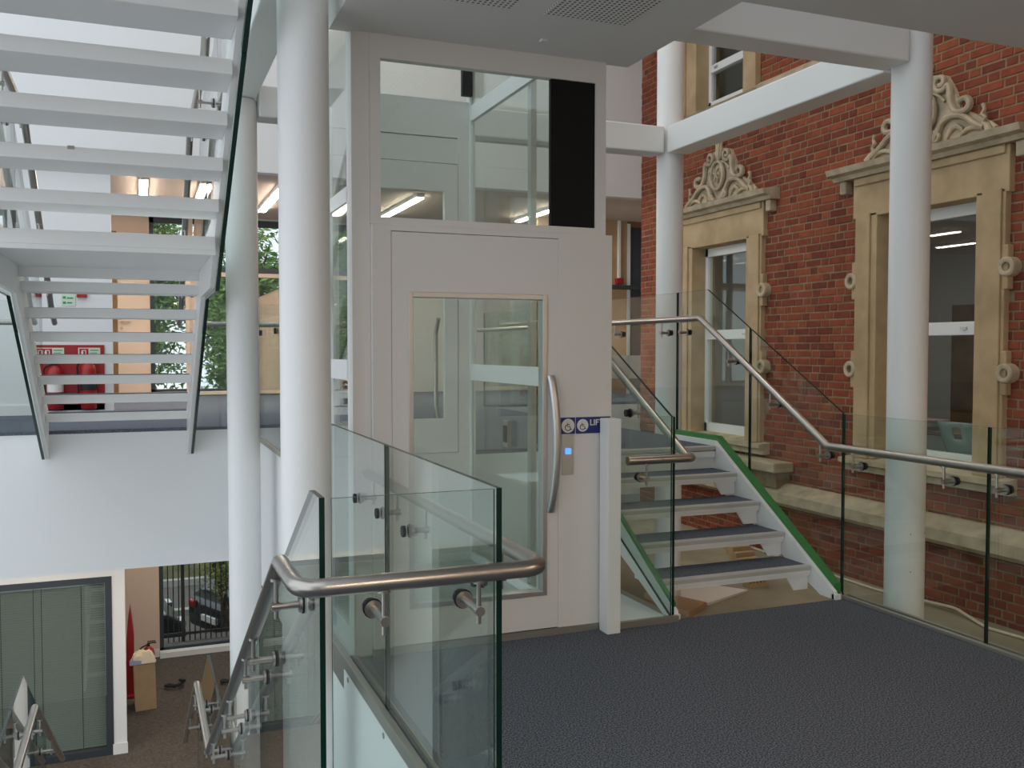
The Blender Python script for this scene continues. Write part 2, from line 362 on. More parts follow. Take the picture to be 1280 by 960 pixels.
# ------------------------------------------------------------------ stone windows
def spiral(cy, cz, r0, r1, a0, turns, n=26):
    return [(cy + (r0 + (r1 - r0) * t / n) * math.cos(a0 + turns * 2 * math.pi * t / n), cz + (r0 + (r1 - r0) * t / n) * math.sin(a0 + turns * 2 * math.pi * t / n)) for t in range(n + 1)]
def bez(p0, p1, p2, p3, n=16):
    out = []
    for i in range(n + 1):
        t = i / n; a, b, c, d = (1 - t) ** 3, 3 * t * (1 - t) ** 2, 3 * t * t * (1 - t), t ** 3
        out.append((a * p0[0] + b * p1[0] + c * p2[0] + d * p3[0], a * p0[1] + b * p1[1] + c * p2[1] + d * p3[1]))
    return out
def stone_window(idx, c, label, carved=True):
    root = thing('window_%d' % idx, label, 'window', (WX, c, 0.5), kind='structure')
    f = WX - 0.06
    for s in (-1, 1):
        ya, yb = sorted((c + s * 0.53, c + s * 0.80))
        B(f, WX + 0.28, ya, yb, 0.50, 2.72).build('jamb', STONE, root, bevel=0.008)
        ya, yb = sorted((c + s * 0.60, c + s * 0.775))
        B(f - 0.02, f, ya, yb, 0.50, 2.72).build('jamb_fillet', STONE, root, bevel=0.006)
        for zr in (2.12, 1.31):                                   # ring bosses with their lugs
            yc = c + s * 0.83
            mb = MB(); n = 18
            R1, R2 = 0.076, 0.036
            pts = []
            for k in range(n):
                a = 2 * math.pi * k / n; pts.append((math.cos(a), math.sin(a)))
            vs = []; fs = []
            for (R, x) in ((R1, WX), (R1, f - 0.022), (R1 - 0.012, f - 0.032), (R2 + 0.010, f - 0.032), (R2, f - 0.024), (R2, f + 0.045)):
                vs += [(x, yc + R * p[0], zr + R * p[1]) for p in pts]
            for q in range(5):
                for k in range(n):
                    k2 = (k + 1) % n; fs.append((q * n + k, q * n + k2, (q + 1) * n + k2, (q + 1) * n + k))
            fs.append(tuple(range(5 * n, 6 * n))); mb.add(vs, fs)
            ring = mb.build('ring_boss', STONEL, root, smooth=True)
            ya, yb = sorted((c + s * 0.78, c + s * 0.835))
            B(f - 0.005, WX, ya, yb, zr - 0.17, zr + 0.17).build('lug', STONE, ring, bevel=0.01)
    B(f, WX + 0.28, c - 0.83, c + 0.83, 2.69, 3.05).build('lintel', STONE, root, bevel=0.008)
    MB().box(f - 0.025, f, c - 0.80, c + 0.80, 2.98, 3.05).build('bed_mould', STONE, root, bevel=0.01)
    pr = [(WX, 3.05), (WX - 0.12, 3.05), (WX - 0.14, 3.085), (WX - 0.20, 3.10), (WX - 0.22, 3.15), (WX - 0.05, 3.175), (WX, 3.175)]
    MB().prism([(x, c - 1.03, z) for x, z in pr], (0, 2.06, 0)).build('cornice', STONEL, root)
    for s in (-1, 1):
        ya, yb = sorted((c + s * 0.90, c + s * 0.98)); B(WX - 0.09, WX, ya, yb, 2.93, 3.05).build('console', STONEL, root, bevel=0.012)
    pr = [(WX + 0.25, 0.38), (WX - 0.09, 0.38), (WX - 0.09, 0.43), (WX - 0.14, 0.45), (WX - 0.14, 0.49), (WX + 0.25, 0.53)]
    MB().prism([(x, c - 0.90, z) for x, z in pr], (0, 1.80, 0)).build('sill', STONEL, root)
    sash(root, c, 0.53, 0.51, 2.69, 1.61, 1.72)
    if carved: pediment(root, c)
    return root
def sash(root, c, h, z0, z1, m0, m1):
    xa, xb = WX + 0.13, WX + 0.20
    for s in (-1, 1):
        ya, yb = sorted((c + s * (h - 0.055), c + s * h)); B(xa, xb, ya, yb, z0, z1).build('sash_stile', UPVC, root, bevel=0.004)
    B(xa, xb, c - h, c + h, z1 - 0.10, z1).build('sash_head', UPVC, root, bevel=0.004)
    B(xa, xb, c - h, c + h, z0, z0 + 0.11).build('sash_bottom_rail', UPVC, root, bevel=0.004)
    mr = B(xa - 0.015, xb, c - h + 0.05, c + h - 0.05, m0, m1).build('meeting_rail', UPVC, root, bevel=0.004)
    for s in (-1, 1):
        B(xa - 0.03, xa - 0.015, c + s * 0.28 - 0.03, c + s * 0.28 + 0.03, (m0 + m1) / 2 - 0.012, (m0 + m1) / 2 + 0.012).build('sash_catch', ALU, mr)
    hh = h - 0.055
    B(xa + 0.03, xa + 0.036, c - hh, c + hh, z0 + 0.11, m0).build('pane', WGLASS, root)
    B(xa + 0.03, xa + 0.036, c - hh, c + hh, m1, z1 - 0.10).build('pane', WGLASS, root)
def pediment(root, c):
    Z0 = 3.175
    def st(pts2, r, x=WX - 0.045, mirror=True, nm='scroll'):
        for s in ((-1, 1) if mirror else (1,)):
            P = [(x, c + s * a, Z0 + b) for a, b in pts2]
            rr = [(q * 1.25, q) for q in r] if isinstance(r, list) else [(r * 1.25, r)] * len(P)
            MB().tube(P, rr, 8, flat=(1, 0, 0)).build(nm, STONEL, root, smooth=True)
    # backing slab, cut to the outline
    half = [(0.0, 0.0), (0.66, 0.0), (0.60, 0.10), (0.44, 0.20), (0.34, 0.26), (0.28, 0.42), (0.20, 0.55), (0.10, 0.58), (0.0, 0.60)]
    out = [(a, b) for a, b in half] + [(-a, b) for a, b in half[::-1][1:-1]]
    MB().prism([(WX - 0.035, c + a, Z0 + b) for a, b in out], (0.04, 0, 0)).build('tympanum', STONEL, root)
    # great side scrolls: spiral at top, sweep down, spiral out at the foot
    body = spiral(0.16, 0.50, 0.018, 0.075, -2.2, 1.25, 22) 
    e = body[-1]
    body = body + bez(e, (0.30, 0.50), (0.20, 0.22), (0.38, 0.215), 14)[1:]
    body = body + [(0.40 + 0.055 * math.cos(a), 0.265 + 0.05 * math.sin(a)) for a in [(-1.4 + 0.45 * k) for k in range(10)]]
    st(body, [0.022] * 23 + [0.026] * (len(body) - 23), WX - 0.06)
    # lower arched scrolls
    low = bez((0.05, 0.02), (0.16, 0.01), (0.12, 0.22), (0.30, 0.20), 14) + bez((0.30, 0.20), (0.44, 0.19), (0.46, 0.10), (0.60, 0.045), 10)[1:]
    st(low, 0.024, WX - 0.065)
    st(spiral(0.12, 0.06, 0.012, 0.05, 0.5, 1.2, 18), 0.014, WX - 0.07)
    st(bez((0.22, 0.03), (0.28, 0.15), (0.36, 0.13), (0.40, 0.03), 10), [0.01, 0.014, 0.018, 0.02, 0.022, 0.022, 0.022, 0.02, 0.018, 0.014, 0.01], WX - 0.05, nm='leaf')
    st(bez((0.36, 0.02), (0.42, 0.08), (0.52, 0.09), (0.60, 0.01), 10), [0.01, 0.014, 0.018, 0.02, 0.02, 0.02, 0.02, 0.018, 0.016, 0.012, 0.008], WX - 0.055, nm='leaf')
    # end finials
    st([(0.64, 0.0), (0.62, 0.05), (0.575, 0.085), (0.60, 0.12), (0.57, 0.15), (0.59, 0.19), (0.575, 0.23)], [0.035, 0.026, 0.022, 0.012, 0.02, 0.012, 0.016], WX - 0.055, nm='finial')
    st([(0.66, 0.0), (0.69, 0.03), (0.64, 0.08)], [0.02, 0.02, 0.008], WX - 0.045, nm='leaf')
    # oval cartouche
    st([(0.115 * math.cos(a), 0.285 + 0.155 * math.sin(a)) for a in [2 * math.pi * k / 28 for k in range(29)]], 0.020, WX - 0.075, False, 'cartouche_rim')
    mb = MB(); n = 20; vs = [(WX - 0.085, c, Z0 + 0.285)] + [(WX - 0.055, c + 0.11 * math.cos(2 * math.pi * k / n), Z0 + 0.285 + 0.15 * math.sin(2 * math.pi * k / n)) for k in range(n)]
    mb.add(vs, [(0, 1 + k, 1 + (k + 1) % n) for k in range(n)]).build('cartouche', STONEL, root, smooth=True)
    for a in (0.6, 1.7, 2.8, 3.9, 5.2):
        st([(0.0, 0.285), (0.05 * math.cos(a), 0.285 + 0.06 * math.sin(a)), (0.07 * math.cos(a + 0.5), 0.285 + 0.10 * math.sin(a + 0.5))], [0.012, 0.016, 0.006], WX - 0.088, False, 'petal')
    # crest
    st([(0.0, 0.44), (0.0, 0.55), (0.0, 0.66)], [0.02, 0.03, 0.012], WX - 0.05, False, 'crest')
    st(bez((0.01, 0.46), (0.09, 0.52), (0.0, 0.60), (0.07, 0.66), 9), [0.012, 0.016, 0.018, 0.018, 0.018, 0.016, 0.016, 0.014, 0.012, 0.008], WX - 0.05, nm='leaf')
    st(bez((0.02, 0.44), (0.12, 0.43), (0.14, 0.40), (0.20, 0.34), 8), 0.014, WX - 0.05, nm='leaf')
stone_window(1, 9.01, 'sash window in carved stone surround beside the stair head')
stone_window(2, 6.02, 'sash window in carved stone surround behind the round white column')
w3 = thing('window_3', 'upper sash window in plain stone surround above the white beam', 'window', (WX, 9.04, 4.28), kind='structure')
for s in (-1, 1):
    ya, yb = sorted((9.04 + s * 0.46, 9.04 + s * 0.68)); B(WX - 0.05, WX + 0.28, ya, yb, 4.28, 6.3).build('jamb', STONE, w3, bevel=0.008)
    ya, yb = sorted((9.04 + s * 0.66, 9.04 + s * 0.72)); B(WX - 0.08, WX, ya, yb, 4.28, 6.3).build('jamb_fillet', STONE, w3, bevel=0.008)
B(WX - 0.05, WX + 0.28, 8.3, 9.78, 6.2, 6.5).build('lintel', STONE, w3)
MB().prism([(x, 8.28, z) for x, z in [(WX + 0.25, 4.19), (WX - 0.08, 4.19), (WX - 0.13, 4.25), (WX + 0.25, 4.31)]], (0, 1.5, 0)).build('sill', STONEL, w3)
sash(w3, 9.04, 0.46, 4.30, 6.2, 4.74, 4.83)
# classroom behind the windows
struct('classroom_shell', MB().box(10.5, 10.6, 3.5, 10.8, 0.0, 3.0).box(6.53, 10.6, 3.5, 10.8, -0.1, 0.0).box(6.53, 10.6, 3.5, 10.8, 2.98, 3.05).box(6.53, 10.6, 3.4, 3.5, 0, 3.0).box(6.53, 10.6, 10.8, 10.9, 0, 3).box(6.53, 10.6, 3.5, 10.8, 6.4, 6.45).box(8.5, 8.6, 3.5, 10.8, 3.05, 6.4).box(6.53, 10.6, 3.4, 3.5, 3.05, 6.45).box(6.53, 10.6, 10.8, 10.9, 3.05, 6.45),
       ROOM, 'grey classroom seen through the sash windows', 'room')
struct('classroom_floor', B(6.54, 10.5, 3.5, 10.8, 0.0, 0.01), ROOMF, 'dark classroom floor behind the sash windows', 'floor')
struct('door_2', B(10.44, 10.5, 8.9, 9.7, 0.0, 2.1), BROWNW, 'brown classroom door seen through the window', 'door')
for i, (x, y) in enumerate([(7.6, 6.55), (7.9, 7.9)]):
    t = thing('classroom_light', ['ceiling light in the classroom close behind the glass of the window', 'ceiling light deeper inside the classroom'][i], 'ceiling light', (x, y, 2.98), 'classroom lights')
    B(x - 0.10, x + 0.10, y - 0.7, y + 0.7, 2.93, 2.98).build('housing', UPVC, t)
    B(x - 0.08, x + 0.08, y - 0.68, y + 0.68, 2.92, 2.93).build('diffuser', TUBES, t)
dk = thing('desk', 'brown topped classroom desk just inside the window', 'desk', (7.1, 6.4, 0))
B(6.8, 7.5, 5.6, 7.4, 0.70, 0.735).build('desk_top', BROWNW, dk, bevel=0.005)
for x in (6.85, 7.45):
    for y in (5.65, 7.35): MB().cyl((x, y, 0), (x, y, 0.70), 0.02).build('leg', DARK, dk)
bkc = [(0.45, 0.30, 0.33), (0.62, 0.60, 0.58), (0.28, 0.22, 0.36)]
for i in range(3):
    m = mat('book_cover_%d' % i, bkc[i], 0.6)
    t = thing('book', ['flat book with dusty red cover atop classroom desk', 'pale book in the middle of the pile on classroom desk', 'violet book at the bottom of the pile on classroom desk'][i], 'book', (7.0, 6.75, 0.735 + 0.03 * (2 - i)), 'books on the classroom desk')
    z = 0.736 + 0.031 * (2 - i); B(6.9, 7.1, 6.6 + 0.02 * i, 6.9 + 0.02 * i, z, z + 0.03).build('cover', m, t); B(6.905, 7.103, 6.605 + 0.02 * i, 6.895 + 0.02 * i, z + 0.004, z + 0.026).build('pages', SIGNW, t)
ch = thing('plastic_chair', 'grey moulded plastic chair back against the lower window pane', 'chair', (6.68, 6.0, 0))
mb = MB(); NU, NV = 10, 8; vs = []
for j in range(NV + 1):
    for i in range(NU + 1):
        u = i / NU * 2 - 1; v = j / NV; w = 0.16 + 0.09 * v ** 0.7
        vs.append((6.50 + 0.06 * u * u + 0.10 * (1 - v), 5.98 + u * w, 0.47 + 0.40 * v))
fs = []
for j in range(NV):
    for i in range(NU):
        if j in (5, 6) and i in (4, 5): continue
        a = j * (NU + 1) + i; fs.append((a, a + 1, a + NU + 2, a + NU + 1))
o = mb.add(vs, fs).build('backrest', PLASTIC, ch, smooth=True); sd = o.modifiers.new('shell', 'SOLIDIFY'); sd.thickness = 0.012
B(6.58, 6.98, 5.79, 6.17, 0.44, 0.465).build('seat', PLASTIC, ch, bevel=0.01)
for sx, sy in ((6.62, 5.82), (6.62, 6.14), (6.94, 5.82), (6.94, 6.14)): MB().cyl((sx, sy, 0.0), (sx, sy, 0.44), 0.011).build('leg', STEEL, ch)
# ================================================================== COLUMNS AND BEAMS
def column(x, y, z0, z1, label):
    t = thing('round_column', label, 'column', (x, y, z0), 'round white steel columns')
    n = 36; r = 0.112
    MB().lathe([(r, 0), (r, z1 - z0)], (x, y, z0), n).build('shaft', WHITE, t, smooth=True)
    return t
c1 = column(4.2, 4.22, -0.65, 4.4, 'round white column in front of the right carved window')
for (dx, dz) in ((-0.05, 0.42), (0.05, 0.42), (-0.05, 0.2), (0.05, 0.2)):
    MB().cyl((4.2 + dx, 4.22 - 0.100, dz), (4.2 + dx, 4.22 - 0.094, dz), 0.005, seg=8).build('plug', DARK, c1)
column(4.2, 6.87, -0.65, 4.4, 'round white column standing at the head of the short stair')
column(0.70, 4.22, -3.1, 4.6, 'round white column close beside the lift and glass guard')
column(0.70, 6.87, -3.1, 3.24, 'round white column between the rising stair and the far landing edge')
def beam(x0, x1, y0, y1, z0, z1, label): return tag(B(x0, x1, y0, y1, z0, z1).build('steel_beam', WHITE, bevel=0.01), label, 'beam', 'white painted steel beams')
beam(4.10, 4.30, 4.335, 6.755, 3.12, 3.34, 'white beam running along the brick wall between two columns')
beam(2.47, 4.085, 4.12, 4.32, 3.12, 3.34, 'white beam from the soffit notch to the right column')
beam(0.815, 4.085, 6.77, 6.97, 3.12, 3.34, 'white beam passing behind the lift to the stair head column')
beam(0.60, 0.80, 0.0, 6.75, 3.245, 3.46, 'white beam running back beside the rising stair') if False else beam(0.60, 0.80, 4.34, 6.97, 3.245, 3.46, 'white beam running back beside the rising stair')
# ================================================================== GUARDS
def pane(parent, pts, ext, name='glass_pane', m=None):
    return MB().prism(pts, ext, 0, 1).build(name, [m or GLASS, GEDGE], parent)
def bracket(parent, g, n, railz, L=0.075, thick=0.016):
    """g: point on the glass face (rail side), n: unit direction glass -> rail"""
    g = Vector(g); n = Vector(n); mb = MB()
    a = g - n * (thick + 0.012); mb.cyl(a, a + n * 0.012, 0.022, seg=12, mi=1); mb.cyl(g, g + n * 0.006, 0.027, seg=14, mi=1); mb.cyl(g + n * 0.006, g + n * 0.014, 0.024, seg=14)
    mb.cyl(g + n * 0.012, g + n * (L + 0.012), 0.0105, seg=10); mb.cyl(g + n * (L - 0.010), g + n * (L + 0.013), 0.0135, seg=10)
    q = g + n * L; mb.cyl(q + Vector((0, 0, -0.035)), (q.x, q.y, railz - 0.018), 0.0065, seg=8)
    mb.cyl((q.x, q.y, railz - 0.026), (q.x, q.y, railz - 0.018), 0.017, seg=10)
    return mb.build('bracket', [STEEL, RUBBER], parent, smooth=True)
RR = 0.0235
def rail(parent, pts, r=0.06): return MB().tube(fillet(pts, r), RR, 16).build('handrail', STEEL, parent, smooth=True)
# --- guard around the stair void: panes A (along y), B (along x)
ga = thing('glass_balustrade', 'glass guard with wraparound steel handrail at the stair void beside the lift', 'balustrade', (0.7, 2.43, 0))
for ya, yb in ((2.445, 3.715), (3.727, 4.995)):
    pane(ga, [(0.935, ya, -0.12), (0.935, yb, -0.12), (0.935, yb, 1.1), (0.935, ya, 1.1)], (0.017, 0, 0))
pane(ga, [(0.468, 2.43, -0.12), (0.925, 2.43, -0.12), (0.925, 2.43, 1.1), (0.468, 2.43, 1.1)], (0, 0.012, 0))
B(0.902, 0.933, 2.46, 5.0, -0.14, 0.015).build('base_channel', CHAN, ga, bevel=0.003); B(0.954, 0.972, 2.46, 4.39, 0.0, 0.015).build('floor_angle', CHAN, ga)
for y in (2.85, 3.25, 3.62, 4.3): MB().cyl((0.896, y, -0.06), (0.903, y, -0.06), 0.012, seg=10).build('bolt', STEEL, ga)
ra = rail(ga, [(1.02, 4.37, 0.9), (1.02, 2.30, 0.9), (0.362, 2.30, 0.9), (0.362, 2.445, 0.9)], 0.07)
for y in (2.62, 3.42, 3.84, 4.27): bracket(ra, (0.952, y, 0.80), (1, 0, 0), 0.9, 0.066)
for x in (0.575, 0.83): bracket(ra, (x, 2.43, 0.80), (0, -1, 0), 0.9, 0.13)
# --- descending stair: stringers, treads, glass both sides
ds = thing('descending_staircase', 'steel stair descending from the landing to the storey below', 'staircase', (-0.15, 2.45, 0))
prof1 = [(2.45, 0.0), (5.42, -1.76), (6.9, -1.76), (9.15, -3.1)]
def pz(prof, y):
    for (a, b), (c, d) in zip(prof, prof[1:]):
        if a <= y <= c: return b + (d - b) * (y - a) / (c - a)
    return prof[0][1] if y < prof[0][0] else prof[-1][1]
for x0, x1 in ((-0.73, -0.70), (0.405, 0.435)):
    top = [(y, z + 0.06) for y, z in prof1]; bot = [(y, z - 0.28) for y, z in prof1]; bot[-1] = (bot[-1][0] - 0.4, -3.1); top[-1] = (top[-1][0], -3.1)
    MB().prism([(x0, y, z) for y, z in top + bot[::-1]], (x1 - x0, 0, 0)).build('stringer', WHITE, ds)
for i in range(1, 11):
    y = 2.45 + 0.27 * (i - 1) + 0.02; z = -0.16 * i
    t = B(-0.70, 0.405, y, y + 0.30, z - 0.06, z - 0.008).build('tread', WHITE, ds); B(-0.69, 0.395, y + 0.01, y + 0.29, z - 0.008, z).build('carpet_inset', CARPET, t)
t = B(-0.70, 0.405, 5.17, 6.95, -1.9, -1.768).build('half_landing', WHITE, ds); B(-0.69, 0.395, 5.18, 6.94, -1.768, -1.76).build('carpet_inset', CARPET, t)
for i in range(1, 8):
    y = 6.92 + 0.28 * (i - 1); z = -1.76 - 0.1675 * i
    t = B(-0.70, 0.405, y, y + 0.30, z - 0.06, z - 0.008).build('tread', WHITE, ds); B(-0.69, 0.395, y + 0.01, y + 0.29, z - 0.008, z).build('carpet_inset', CARPET, t)
gtop = [(2.455, 1.10), (2.60, 1.10), (5.72, -0.69), (6.93, -0.69), (8.95, -1.90)]
gbot = [(2.455, -0.26), (5.42, -2.02), (6.9, -2.02), (8.55, -3.0)]
def split_panes(parent, x, top, bot, cuts, th):
    for a, b in zip(cuts, cuts[1:]):
        a2, b2 = a + 0.006, b - 0.006
        tp = [(a2, pz(top, a2))] + [p for p in top if a2 < p[0] < b2] + [(b2, pz(top, b2))]
        bt = [(a2, pz(bot, a2))] + [p for p in bot if a2 < p[0] < b2] + [(b2, pz(bot, b2))]
        pane(parent, [(x, y, z) for y, z in tp + bt[::-1]], (th, 0, 0))
gd = thing('glass_balustrade', 'sloping glass guard between descending stair and void', 'balustrade', (0.446, 2.45, 0))
split_panes(gd, 0.439, gtop, gbot, [2.449, 3.80, 5.15, 6.30, 7.5, 8.4], 0.015)
rc_ = rail(gd, [(0.362, 2.447, 0.9), (0.362, 2.63, 0.9), (0.362, 5.67, -0.866), (0.362, 6.86, -0.866), (0.362, 8.95, -2.10)], 0.07)
for y in (2.71, 3.30, 3.56, 4.25, 4.55, 5.3, 5.9, 6.6, 7.1, 7.9):
    zr = pz([(2.63, 0.9), (5.67, -0.866), (6.86, -0.866), (8.95, -2.10)], y); bracket(rc_, (0.439, y, zr - 0.10), (-1, 0, 0), zr, 0.078)
ge = thing('glass_balustrade', 'sloping glass guard with handrail on the open side of the descending stair', 'balustrade', (-0.74, 2.45, 0))
split_panes(ge, -0.747, gtop, gbot, [2.449, 3.80, 5.15, 6.30, 7.5, 8.4], 0.015)
rl = rail(ge, [(-0.655, 2.30, 0.9), (-0.655, 2.63, 0.9), (-0.655, 5.67, -0.866), (-0.655, 6.80, -0.866), (-0.655, 8.95, -2.10)], 0.06)
for y in (3.30, 3.56, 4.25, 4.55, 5.3, 5.9, 6.6, 7.1, 7.9):
    zr = pz([(2.63, 0.9), (5.67, -0.866), (6.80, -0.866), (8.95, -2.10)], y); bracket(rl, (-0.732, y, zr - 0.10), (1, 0, 0), zr, 0.078)
# --- rising stair over it
us = thing('rising_staircase', 'white open riser stair rising towards the viewer from the far landing', 'staircase', (-0.15, 8.78, 0.8))
ub = [(3.0 - 1.5, 4.36), (5.79, 1.855), (6.62, 1.845), (8.775, 0.56)]
ut = [(1.5, 4.36 + 0.31), (5.66, 1.855 + 0.37), (6.80, 2.13), (8.775, 0.96)]
for x0, x1 in ((-0.728, -0.70), (0.405, 0.433)):
    MB().prism([(x0, y, z) for y, z in ut + ub[::-1]], (x1 - x0, 0, 0)).build('stringer', WHITE, us)
TR = 0.163
for i in range(1, 8):
    yr = 8.455 - 0.264 * (i - 1); z = 0.8 + TR * i
    t = B(-0.70, 0.405, yr, yr + 0.29, z - 0.066, z).build('tread', WHITE, us, bevel=0.003); B(-0.69, 0.395, yr + 0.06, yr + 0.24, z, z + 0.004).build('carpet_inset', CARPETB, t)
LZ = 0.8 + TR * 8
t = B(-0.70, 0.405, 5.335, 6.86, LZ - 0.075, LZ).build('half_landing', WHITE, us, bevel=0.003)
B(-0.70, 0.405, 5.335, 5.375, LZ - 0.10, LZ - 0.075).build('edge_beam', WHITE, t); B(-0.70, 0.405, 6.78, 6.86, LZ - 0.14, LZ - 0.075).build('edge_beam', WHITE, t)
for i in range(1, 14):
    yr = 5.07 - 0.265 * (i - 1); z = LZ + TR * i
    t = B(-0.70, 0.405, yr, yr + 0.315, z - 0.066, z).build('tread', WHITE, us, bevel=0.003); B(-0.69, 0.395, yr + 0.06, yr + 0.26, z, z + 0.004).build('carpet_inset', CARPETB, t)
    if i == 2:
        B(-0.285, -0.255, yr - 0.004, yr, z - 0.012, z + 0.004).build('grey_tape_patch', CHAN, t)
uprof = [(1.5, 5.18 - 0.25), (5.33, LZ + 0.163 * 0.4), (6.86, LZ), (8.75, 0.88)]
gup = [(1.5, 4.36 + 1.45), (5.75, 1.855 + 1.38), (6.66, 1.845 + 1.36), (8.76, 1.94)]
gub = [(1.5, 4.36 - 0.02), (5.79, 1.835), (6.62, 1.825), (8.775, 0.54)]
for nm, x, rx, n, lab in (('r', 0.436, 0.36, -1, 'glass guard and handrail on the column side of the rising stair'), ('l', -0.748, -0.655, 1, 'glass guard and handrail on the open side of the rising stair')):
    g = thing('glass_balustrade', lab, 'balustrade', (x, 8.7, 0.8))
    split_panes(g, x if n < 0 else x - 0.006, gup, gub, [1.6, 2.9, 4.2, 5.45, 7.0, 8.74], 0.022)
    rp = [(1.6, 5.45), (5.40, LZ + 0.93), (6.80, LZ + 0.90), (8.70, 1.80), (8.95, 1.72)]
    r = rail(g, [(rx, y, z) for y, z in rp], 0.05)
    fx = x if n < 0 else x + 0.016
    for y in (3.2, 4.35, 5.1, 5.75, 6.6, 7.05, 7.7, 8.3):
        zr = pz(rp, y); bracket(r, (fx, y, zr - 0.10), (n, 0, 0), zr, abs(rx - fx))
# --- far landing guards (y = 8.78)
gf = thing('glass_balustrade', 'straight glass guard along the far landing edge between stair and lift', 'balustrade', (0.7, 8.76, 0.8))
pane(gf, [(0.47, 8.745, 0.79), (0.905, 8.745, 0.79), (0.905, 8.745, 1.9), (0.47, 8.745, 1.9)], (0, 0.015, 0))
r = rail(gf, [(0.47, 8.84, 1.72), (0.98, 8.84, 1.72), (0.98, 6.1, 1.72)], 0.05)
for ya, yb in ((6.03, 7.62), (7.63, 8.745)): pane(gf, [(0.895, ya, 0.78), (0.895, yb, 0.78), (0.895, yb, 1.9), (0.895, ya, 1.9)], (0.015, 0, 0))
B(0.886, 0.893, 6.03, 8.74, 0.765, 0.80).build('base_channel', CHAN, gf)
for y in (6.6, 7.5, 7.74, 8.5): bracket(r, (0.91, y, 1.62), (1, 0, 0), 1.72, 0.07)
gl = thing('glass_balustrade', 'straight glass guard along the far landing before the white wall', 'balustrade', (-3.0, 8.76, 0.8))
for xa, xb in ((-5.5, -4.0), (-3.99, -2.4), (-2.39, -0.78)): pane(gl, [(xa, 8.745, 0.79), (xb, 8.745, 0.79), (xb, 8.745, 1.9), (xa, 8.745, 1.9)], (0, 0.015, 0))
r = rail(gl, [(-5.5, 8.84, 1.72), (-0.80, 8.84, 1.72)])
for x in (-5, -4.2, -3.3, -2.6, -1.6): bracket(r, (x, 8.76, 1.62), (0, 1, 0), 1.72, 0.08)
# ================================================================== SHORT STAIR ON THE RIGHT
rs = thing('short_staircase', 'white steel short stair with dark carpet treads beside brick facade', 'staircase', (3.3, 4.6, 0))
for i in range(1, 5):
    y = 4.60 + 0.257 * (i - 1); z = 0.16 * i
    t = B(2.765, 3.835, y + 0.004, y + 0.30, z - 0.045, z - 0.006).build('tread', WHITE, rs, bevel=0.002)
    B(2.77, 3.83, y + 0.045, y + 0.295, z - 0.006, z).build('carpet_inset', CARPETB, t)
    MB().prism([(2.765, a, b) for a, b in [(y, z - 0.026), (y, z - 0.004), (y + 0.006, z + 0.002), (y + 0.045, z + 0.002), (y + 0.045, z - 0.008), (y + 0.004, z - 0.008)]], (1.07, 0, 0)).build('nosing', NOSE, t)
    B(2.765, 3.835, y + 0.012, y + 0.03, z - 0.062, z - 0.045).build('tray_lip', WHITE, t)
    MB().prism([(3.66, y + 0.032, z - 0.0455), (3.835, y + 0.032, z - 0.0455), (3.835, y + 0.032, z - 0.15), (3.73, y + 0.032, z - 0.15)], (0, 0.01, 0)).build('gusset', WHITE, t)
t = B(2.765, 3.835, 5.634, 5.76, 0.72, 0.765).build('top_edge', WHITE, rs)
MB().prism([(2.765, a, b) for a, b in [(5.628, 0.774), (5.628, 0.797), (5.634, 0.802), (5.675, 0.802), (5.675, 0.77)]], (1.07, 0, 0)).build('nosing', NOSE, t)
sp_top = [(4.40, 0.02), (4.405, 0.045), (5.66, 0.835), (6.25, 0.835)]; sp_bot = [(4.40, 0.0), (4.52, 0.0), (5.80, 0.60), (6.25, 0.60)]
for x0 in (2.735, 3.838):
    s_ = MB().prism([(x0, y, z) for y, z in sp_top + sp_bot[::-1]], (0.028, 0, 0)).build('stringer', WHITE, rs)
    xo = 3.866 if x0 > 3 else 2.735 - 0.001
    # green protection tape over the outer edge of the stringer
    w = 0.05 if x0 > 3 else 0.022
    xs = 3.866 if x0 > 3 else 2.742
    tp = [(4.43, 0.085), (5.67, 0.868), (6.25, 0.868)]; bt = [(4.43, 0.02), (5.67, 0.80), (6.25, 0.80)]
    MB().prism([(xs, y, z) for y, z in tp + bt[::-1]], (w, 0, 0)).build('green_edge_tape', GREEN, s_)
    MB().box(x0 - (0.0 if x0 > 3 else 0.012), x0 + (0.04 if x0 > 3 else 0.03), 4.385, 4.42, 0.0, 0.03).build('foot_plate', WHITE, s_)
# right guard
gr = thing('glass_balustrade', 'long glass guard with handrail before the brick facade and up the short stair', 'balustrade', (3.93, 3.4, 0))
gt_ = [(-1, 1.10), (4.438, 1.105), (5.886, 1.934), (11.0, 1.934)]; gb_ = [(-1, 0.0), (4.40, 0.0), (5.70, 0.74), (11.0, 0.74)]
split_panes(gr, 3.925, gt_, gb_, [0.2, 1.3, 2.36, 3.408, 4.440, 5.365, 6.304, 7.5, 8.9, 10.7], 0.015)
MB().box(3.895, 3.922, -1, 4.40, 0.0, 0.022).box(3.942, 3.965, -1, 4.40, 0.0, 0.022).build('base_channel', CHAN, gr, bevel=0.003)
rp = [(-1.0, 0.905), (4.50, 0.908), (5.882, 1.722), (10.7, 1.725)]
r = rail(gr, [(3.86, y, z) for y, z in rp], 0.02)
for y in (1.0, 1.9, 2.7, 3.30, 3.62, 4.28, 4.56, 5.05, 5.52, 6.15, 6.42, 7.2): 
    zr = pz(rp, y); bracket(r, (3.925, y, zr - 0.10), (-1, 0, 0), zr, 0.065)
